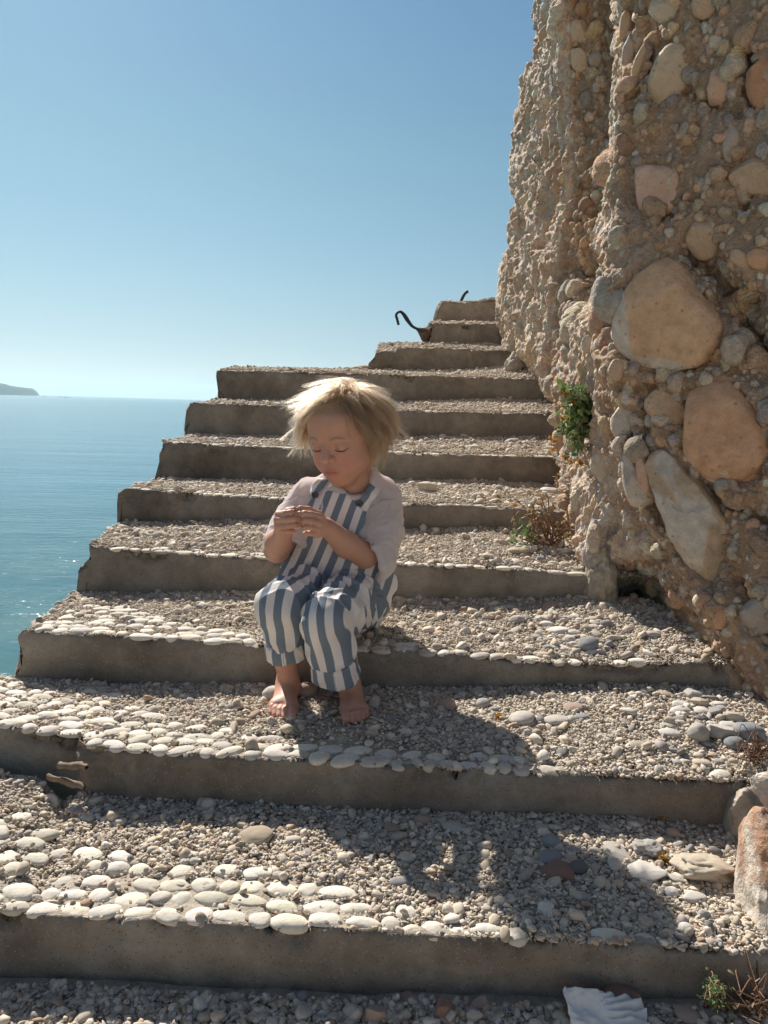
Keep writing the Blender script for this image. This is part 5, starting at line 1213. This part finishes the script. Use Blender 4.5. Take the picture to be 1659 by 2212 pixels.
def leg(name, hip, knee, low, cuff_c, rads, cuff_r, cuff_h, seed, ph, squeeze):
    hip, knee, low = V3(*hip), V3(*knee), V3(*low); cc = V3(*cuff_c)
    F = Field(np.minimum(np.minimum(hip, knee), low) - .12, np.maximum(np.maximum(hip, knee), low) + .12, .0021)
    F.chain([hip, knee], rads[:2], .03); F.chain([knee, low, cc], [rads[1], rads[2], cuff_r], .012)
    axis = cc - low; axis /= np.linalg.norm(axis)
    end = cc + axis * 0.006
    F.op(lambda p: -((p - end) @ axis), end - .09, end + .09, .003, 's')
    F.cap(cc - axis * .03, cc + axis * .06, cuff_r - .006, cuff_r - .004, .002, 's')
    V, Fc = F.mesh(); o = mesh_obj(name, V, Fc, M_STRIPE, DUNG)
    kd = np.linalg.norm(V - knee, axis=1)
    d = np.clip(folds(V, 17, tuple(axis + .3 * (knee - hip)), seed), 0, 1) ** 2 * .011 * np.clip(kd / .07, .12, 1) + fbm(V, 11, 3, seed + 1) * .006
    d -= np.clip(folds(V, 24, (1, .2, .1), seed + 40), 0, 1) ** 3 * .008 * np.clip((V[:, 1] - 1.60) / .12, 0, 1)
    d *= np.clip(np.linalg.norm(V - cc, axis=1) / .07, .15, 1)
    displace(o, d)
    V = coords(o); V[:, 2] = np.maximum(V[:, 2], np.where(V[:, 1] > 1.735, SEATZ + .004, -9)); o.data.vertices.foreach_set('co', V.ravel()); o.data.update()
    e = np.cross(hip - knee, low - knee); e /= np.linalg.norm(e); e *= np.sign(e[0])
    u = (V - knee) @ e / PER + ph + .16 * fbm(V, 12, 2, seed + 3) * np.clip(kd / .1, 0, 1)
    # the stripes follow the cloth round the lower leg
    vval(o, 'u', u)
    # turned-up cuff
    G = Field(cc - .085, cc + .085, .0021); h = axis * cuff_h / 2
    G.cap(cc - h, cc + h, cuff_r + .010, cuff_r + .0125, .002)
    for s in (1, -1): G.op(lambda p, s=s: -(((p - (cc + h * s)) @ (axis * s))), cc - .085, cc + .085, .006, 's')
    G.cap(cc - h * 3, cc + h * 3, cuff_r - .001, cuff_r + .003, .004, 's')
    V, Fc = G.mesh(); c = mesh_obj('cuff', V, Fc, M_STRIPE, DUNG)
    displace(c, fbm(V, 22, 3, seed + 5) * .0055 + np.clip(folds(V, 34, tuple(axis), seed + 6), 0, 1) ** 2 * .003)
    q = V - cc; f1 = np.cross(axis, (0, -1, 0)); f1 /= np.linalg.norm(f1); f2 = np.cross(axis, f1)
    ang = np.arctan2(q @ f1, -(q @ f2) * np.sign(-(f2[1]))); vval(c, 'u', ang * cuff_r * 1.05 / PER + ph + .45 + .05 * fbm(V, 20, 2, 5))
    return o
LEGL = leg('trouser_leg', (690, 1270, 1.82), (606, 1311, 1.585), (613, 1372, 1.602), (617, 1399, 1.610), [.078, .047, .040], .034, .036, 70, .05, 1)
LEGR = leg('trouser_leg', (772, 1282, 1.83), (702, 1343, 1.535), (718, 1405, 1.562), (725, 1442, 1.575), [.080, .047, .044], .0405, .047, 80, .35, 1)

# ---- things sewn on: rays from the camera find the cloth
def bvh(o):
    me = o.data; return BVHTree.FromPolygons([v.co for v in me.vertices], [p.vertices for p in me.polygons])
BS, BD = bvh(SHIRT), bvh(DUNG)
def hit(t, px, py):
    d = Vector(ray(px, py)).normalized(); r = t.ray_cast(Vector((0, 0, 0)), d); return (np.array(r[0]), np.array(r[1])) if r[0] is not None else (None, None)
def ribbon(name, path, width, thick, mat, parent, u0=None):
    P_ = np.array([a for a, n in path]); Nn = np.array([n for a, n in path]); T = np.gradient(P_, axis=0)
    T /= np.linalg.norm(T, axis=1, keepdims=True) + 1e-9; S = np.cross(T, Nn); S /= np.linalg.norm(S, axis=1, keepdims=True) + 1e-9
    prof = [(-1, 0), (-.92, 1), (-.4, 1.15), (.4, 1.15), (.92, 1), (1, 0), (.9, -.8), (-.9, -.8)]
    V = np.concatenate([[p + s * width / 2 * a + n * thick * b for a, b in prof] for p, s, n in zip(P_, S, Nn)]); m = len(prof); k = len(P_)
    F = [[i * m + j, i * m + (j + 1) % m, (i + 1) * m + (j + 1) % m, (i + 1) * m + j] for i in range(k - 1) for j in range(m)]
    o = mesh_obj(name, V, np.array(F), mat, parent)
    vval(o, 'u', np.tile(np.array([a for a, b in prof]) * width / 2 / PER, k) + (u0 or 0)); return o
def strap(front_px, back_pts, u0):
    path = []
    for px, py in front_px:
        p, n = hit(BD, px, py) if False else hit(BS, px, py)
        if p is not None: path.append((p + n * .0024, n))
    last = path[-1][0]
    for b in back_pts: path.append((last + np.array(b), np.array([b[0] * .2, .6, .8]) / 1.0))
    P_ = np.array([a for a, n in path]); Nn = np.array([n / np.linalg.norm(n) for a, n in path])
    t = np.linspace(0, len(P_) - 1, 40); P2 = np.stack([np.interp(t, range(len(P_)), P_[:, c]) for c in range(3)], 1); N2 = np.stack([np.interp(t, range(len(P_)), Nn[:, c]) for c in range(3)], 1)
    for _ in range(3): P2[1:-1] = .5 * P2[1:-1] + .25 * (P2[2:] + P2[:-2]); N2[1:-1] = .5 * N2[1:-1] + .25 * (N2[2:] + N2[:-2])
    ribbon('strap', [(a, n / np.linalg.norm(n)) for a, n in zip(P2, N2)], .030, .0018, M_STRIPE, DUNG, u0)
strap([(677, 1072), (681, 1062), (686, 1052), (692, 1044), (699, 1037)], [(.012, .02, .008), (.022, .05, .002), (.03, .075, -.04), (.04, .085, -.10)], .25)
strap([(780, 1100), (786, 1088), (793, 1076), (801, 1065), (808, 1056)], [(-.0, .02, .010), (-.012, .05, .004), (-.03, .075, -.04), (-.04, .085, -.10)], .75)
M_BUT = simple('button_horn', (.07, .062, .06), .35, .3, 200, .1, spec=.5)
def button(px, py):
    p, n = hit(BD, px, py)
    if p is None: return
    r = .0085; rings = [(0, .0022), (.35, .0022), (.55, .0026), (.78, .0042), (.92, .0040), (1.0, .0022), (1.0, -.001), (0, -.001)]
    ez = n; ex = np.cross((0, 0, 1.0), ez); ex /= np.linalg.norm(ex); ey = np.cross(ez, ex); m = 28
    V = np.concatenate([[p + n * .002 + r * a * (ex * math.cos(t) + ey * math.sin(t)) + ez * z for t in np.linspace(0, 2 * math.pi, m, endpoint=False)] for a, z in rings])
    F = [[i * m + j, i * m + (j + 1) % m, (i + 1) * m + (j + 1) % m, (i + 1) * m + j] for i in range(len(rings) - 1) for j in range(m)]
    mesh_obj('button', V, np.array(F), M_BUT, DUNG)
button(682, 1069); button(776, 1087)

# ---- lashes
def tube(pts, rads, mat, name, parent=None, m=8, make=True):
    P_ = np.array(pts, float); T = np.gradient(P_, axis=0); T /= np.linalg.norm(T, axis=1, keepdims=True) + 1e-9
    up = np.array([.31, .52, .79]); A = np.cross(T, up); A /= np.linalg.norm(A, axis=1, keepdims=True) + 1e-9; B = np.cross(T, A)
    rads = np.broadcast_to(np.asarray(rads, float), (len(P_),))
    V = np.concatenate([[p + r * (a * math.cos(t) + b * math.sin(t)) for t in np.linspace(0, 2 * math.pi, m, endpoint=False)] for p, a, b, r in zip(P_, A, B, rads)])
    F = np.array([[i * m + j, i * m + (j + 1) % m, (i + 1) * m + (j + 1) % m, (i + 1) * m + j] for i in range(len(P_) - 1) for j in range(m)])
    V = np.concatenate([V, P_[:1], P_[-1:]]); k = len(V)
    caps = np.array([[k - 2, (j + 1) % m, j, j] for j in range(m)] + [[k - 1, (len(P_) - 1) * m + j, (len(P_) - 1) * m + (j + 1) % m, (len(P_) - 1) * m + (j + 1) % m] for j in range(m)])
    tri = caps[:, :3]; 
    F = np.concatenate([F, np.stack([tri[:, 0], tri[:, 1], tri[:, 2], tri[:, 2]], 1)]) if False else F
    return mesh_obj(name, V, F, mat, parent) if make else (V, F)
BH = bvh(PERSON)
M_LASH = simple('lash', (.09, .05, .03), .6, .1)
for s in (1, -1):
    pts = []
    for t in np.linspace(-1, 1, 15):
        o_ = H(s * .029 + t * .0135, -.15, -.0168 - .0030 * (1 - t * t) + .0003 * t * s); d_ = HR @ np.array([0, 1.0, 0])
        r = BH.ray_cast(Vector(o_), Vector(d_))
        if r[0] is not None: pts.append(np.array(r[0]) - d_ * .0006)
    tube(pts, 0.00150 * (1 - .75 * np.abs(np.linspace(-1, 1, len(pts))) ** 3), M_LASH, 'eyelashes', PERSON)

# ---- hair: short tousled blond strands
def hair():
    rng = np.random.default_rng(11); n = 21000; K = 14
    d = rng.normal(size=(n * 3, 3)); d /= np.linalg.norm(d, axis=1, keepdims=True)
    E = np.array([.0715, .0855, .0715]); c0 = np.array([0, .014, .012]); root = d * E + c0
    az = np.arctan2(root[:, 0], -root[:, 1])
    hl_left = np.interp(az, [0, .45, .72, .88, 1.1, 1.45, 1.8, 2.4, 3.2], [.063, .059, .044, .012, -.012, -.034, -.044, -.054, -.062])
    hl = np.interp(np.abs(az), [0, .5, .85, 1.15, 1.45, 1.8, 2.4, 3.2], [.063, .059, .046, .016, .0, -.030, -.052, -.062])
    hl = np.where(az > 0, np.minimum(hl, hl_left), hl)
    root = root[root[:, 2] > hl][:n]; n = len(root)
    nor = (root - c0) / E ** 2; nor /= np.linalg.norm(nor, axis=1, keepdims=True)
    crown = np.array([.012, .045, .078])
    clump = np.stack([fbm(root, 75, 1, 200 + i) for i in range(3)], 1) + .6 * np.stack([fbm(root, 28, 1, 210 + i) for i in range(3)], 1)
    rnd = rng.normal(size=(n, 3))
    front = np.clip((-root[:, 1] + .02) / .06, 0, 1); left = np.clip((.030 - root[:, 0]) / .04, 0, 1); right = 1 - left
    grav = HR.T @ np.array([0, 0, -1.0]); camx = HR.T @ np.array([1.0, 0, 0])
    NG = 640; gi = rng.choice(n, NG, replace=False); near = np.zeros(n, int); bd = np.full(n, 9.0)
    for a_ in range(NG):
        dd = ((root - root[gi[a_]]) ** 2).sum(1) * rng.uniform(.7, 1.5); m_ = dd < bd; bd[m_] = dd[m_]; near[m_] = a_
    def grow(root, clump, rnd, L, jit):
        n = len(root); P_ = np.zeros((n, K, 3)); P_[:, 0] = root; p = root.copy(); dirv = None
        front = np.clip((-root[:, 1] + .02) / .06, 0, 1); low = np.clip((.02 - root[:, 2]) / .05, 0, 1)
        isl = root[:, 0] < .020 + .008 * clump[:, 2]
        for k in range(1, K):
            t = k / (K - 1)
            nn = (p - c0) / E ** 2; nn /= np.linalg.norm(nn, axis=1, keepdims=True)
            fl = p - crown; fl -= nn * (fl * nn).sum(1, keepdims=True); fl /= np.linalg.norm(fl, axis=1, keepdims=True) + 1e-6
            side = np.where(isl[:, None], -camx, camx)
            f = fl * (.8 - .45 * front[:, None]) + side * (1.0 * front[:, None] + .18) + grav * ((.10 + .55 * t) * (1 - .62 * front[:, None] * isl[:, None]) + .25 * low[:, None] + np.where(isl, 0, .42)[:, None])
            f -= nn * (f * nn).sum(1, keepdims=True) * .9; f /= np.linalg.norm(f, axis=1, keepdims=True) + 1e-6
            lift = .50 * (1 - t) ** 2 + .05 + .40 * np.clip(t - .5, 0, 1) * (.9 + 1.3 * clump[:, 1:2])
            v = f + nn * lift + clump * (.16 + .50 * t) + rnd * jit * (.05 + .12 * t)
            v = v + (.30 + .35 * low[:, None]) * t * np.sin(t * 7.5 + clump[:, 0:1] * 9) * np.cross(nn, f)
            v /= np.linalg.norm(v, axis=1, keepdims=True)
            dirv = v if dirv is None else dirv * .5 + v * .5; dirv /= np.linalg.norm(dirv, axis=1, keepdims=True)
            p = p + dirv * (L / (K - 1))[:, None]
            q = (p - c0) / (E * (1.05 + .04 * t)); r = np.linalg.norm(q, axis=1, keepdims=True); p = np.where(r < 1, c0 + (p - c0) / r, p)
            P_[:, k] = p
        return P_
    L = rng.uniform(.066, .10, n); L *= np.where(root[:, 2] < 0, np.where(root[:, 0] > .02, .95, .60), 1); L *= 1 - .10 * front * right
    gr_ = root[gi]; gc = rng.normal(size=(NG, 3)) * .42 + .5 * np.stack([fbm(gr_, 22, 1, 230 + i) for i in range(3)], 1)
    GP = grow(gr_, gc, rng.normal(size=(NG, 3)), L[gi], .3)
    P_ = grow(root, gc[near] + .10 * rnd, rnd, L * rng.uniform(.8, 1.08, n), .6)
    # strands gather into locks towards their tips
    off = root - gr_[near]; wk = np.linspace(0, 1, K)[None, :, None] ** .8
    tgt = GP[near] + off[:, None] * (1 - .72 * wk) + rnd[:, None] * .0016 * wk
    free = (rng.random(n) < .24)[:, None, None]; wgt = np.where(free, .2, .9) * np.minimum(1, wk * 1.5)
    P_ = P_ * (1 - wgt) + tgt * wgt
    q = (P_ - c0) / (E * 1.045); r_ = np.linalg.norm(q, axis=2, keepdims=True); P_ = np.where(r_ < 1, c0 + (P_ - c0) / np.maximum(r_, .5), P_); P_[:, 0] = root
    pts = headpt(P_.reshape(-1, 3))
    hc = bpy.data.hair_curves.new('hair'); hc.add_curves([K] * n)
    hc.points.foreach_set('position', pts.astype(np.float32).ravel())
    rad = np.tile(np.linspace(1, .12, K), n) * .00024 * np.repeat(rng.uniform(.6, 1.3, n), K)
    hc.points.foreach_set('radius', rad.astype(np.float32))
    m = bpy.data.materials.new('blond_hair'); m.use_nodes = True; t = m.node_tree; t.nodes.clear()
    out = t.nodes.new('ShaderNodeOutputMaterial'); hb = t.nodes.new('ShaderNodeBsdfHairPrincipled'); hb.model = 'CHIANG'
    hb.parametrization = 'COLOR'; hb.inputs['Color'].default_value = (.155, .10, .056, 1)
    for nm, v in (('Melanin', .26), ('Melanin Redness', .22), ('Roughness', .36), ('Radial Roughness', .5), ('Random Color', .35), ('Random Roughness', .2)):
        if nm in hb.inputs: hb.inputs[nm].default_value = v
    t.links.new(hb.outputs[0], out.inputs[0])
    o = bpy.data.objects.new('hair', hc); COL.objects.link(o); hc.materials.append(m); o.parent = PERSON
    return o
HAIR = hair()

# ---- the twig between the fingertips
M_TWIG = simple('twig_bark', (.20, .13, .08), .8, .3, 300)
tw = tube([V3(629, 1103.5, 1.6115), V3(636, 1102, 1.609), V3(643, 1101.2, 1.607), V3(650, 1102.2, 1.609), V3(660, 1104, 1.6115)], [.0014, .0019, .0020, .0018, .0012], M_TWIG, 'twig')
tag(tw, 'thin brown twig pinched between the toddler\'s fingertips', 'twig')
# ------------------------------------------------------------------ the air over the sea
def haze():
    x0, x1, y0, y1, z0, z1 = -7000, 7000, -400, 9600, -4.2, 165
    V = np.array([(x, y, z) for x in (x0, x1) for y in (y0, y1) for z in (z0, z1)]); F = np.array([(0, 1, 3, 2), (4, 6, 7, 5), (0, 4, 5, 1), (2, 3, 7, 6), (0, 2, 6, 4), (1, 5, 7, 3)])
    m = bpy.data.materials.new('sea_haze'); m.use_nodes = True; t = m.node_tree; t.nodes.clear()
    out = t.nodes.new('ShaderNodeOutputMaterial'); pv = t.nodes.new('ShaderNodeVolumePrincipled'); pv.inputs['Color'].default_value = (.60, .87, 1, 1); pv.inputs['Density'].default_value = .00020; pv.inputs['Anisotropy'].default_value = .38
    t.links.new(pv.outputs[0], out.inputs['Volume'])
    o = mesh_obj('haze', V, F, m, smooth=False); tag(o, kind='stuff'); o['label'] = 'pale sea haze over the water'
haze()
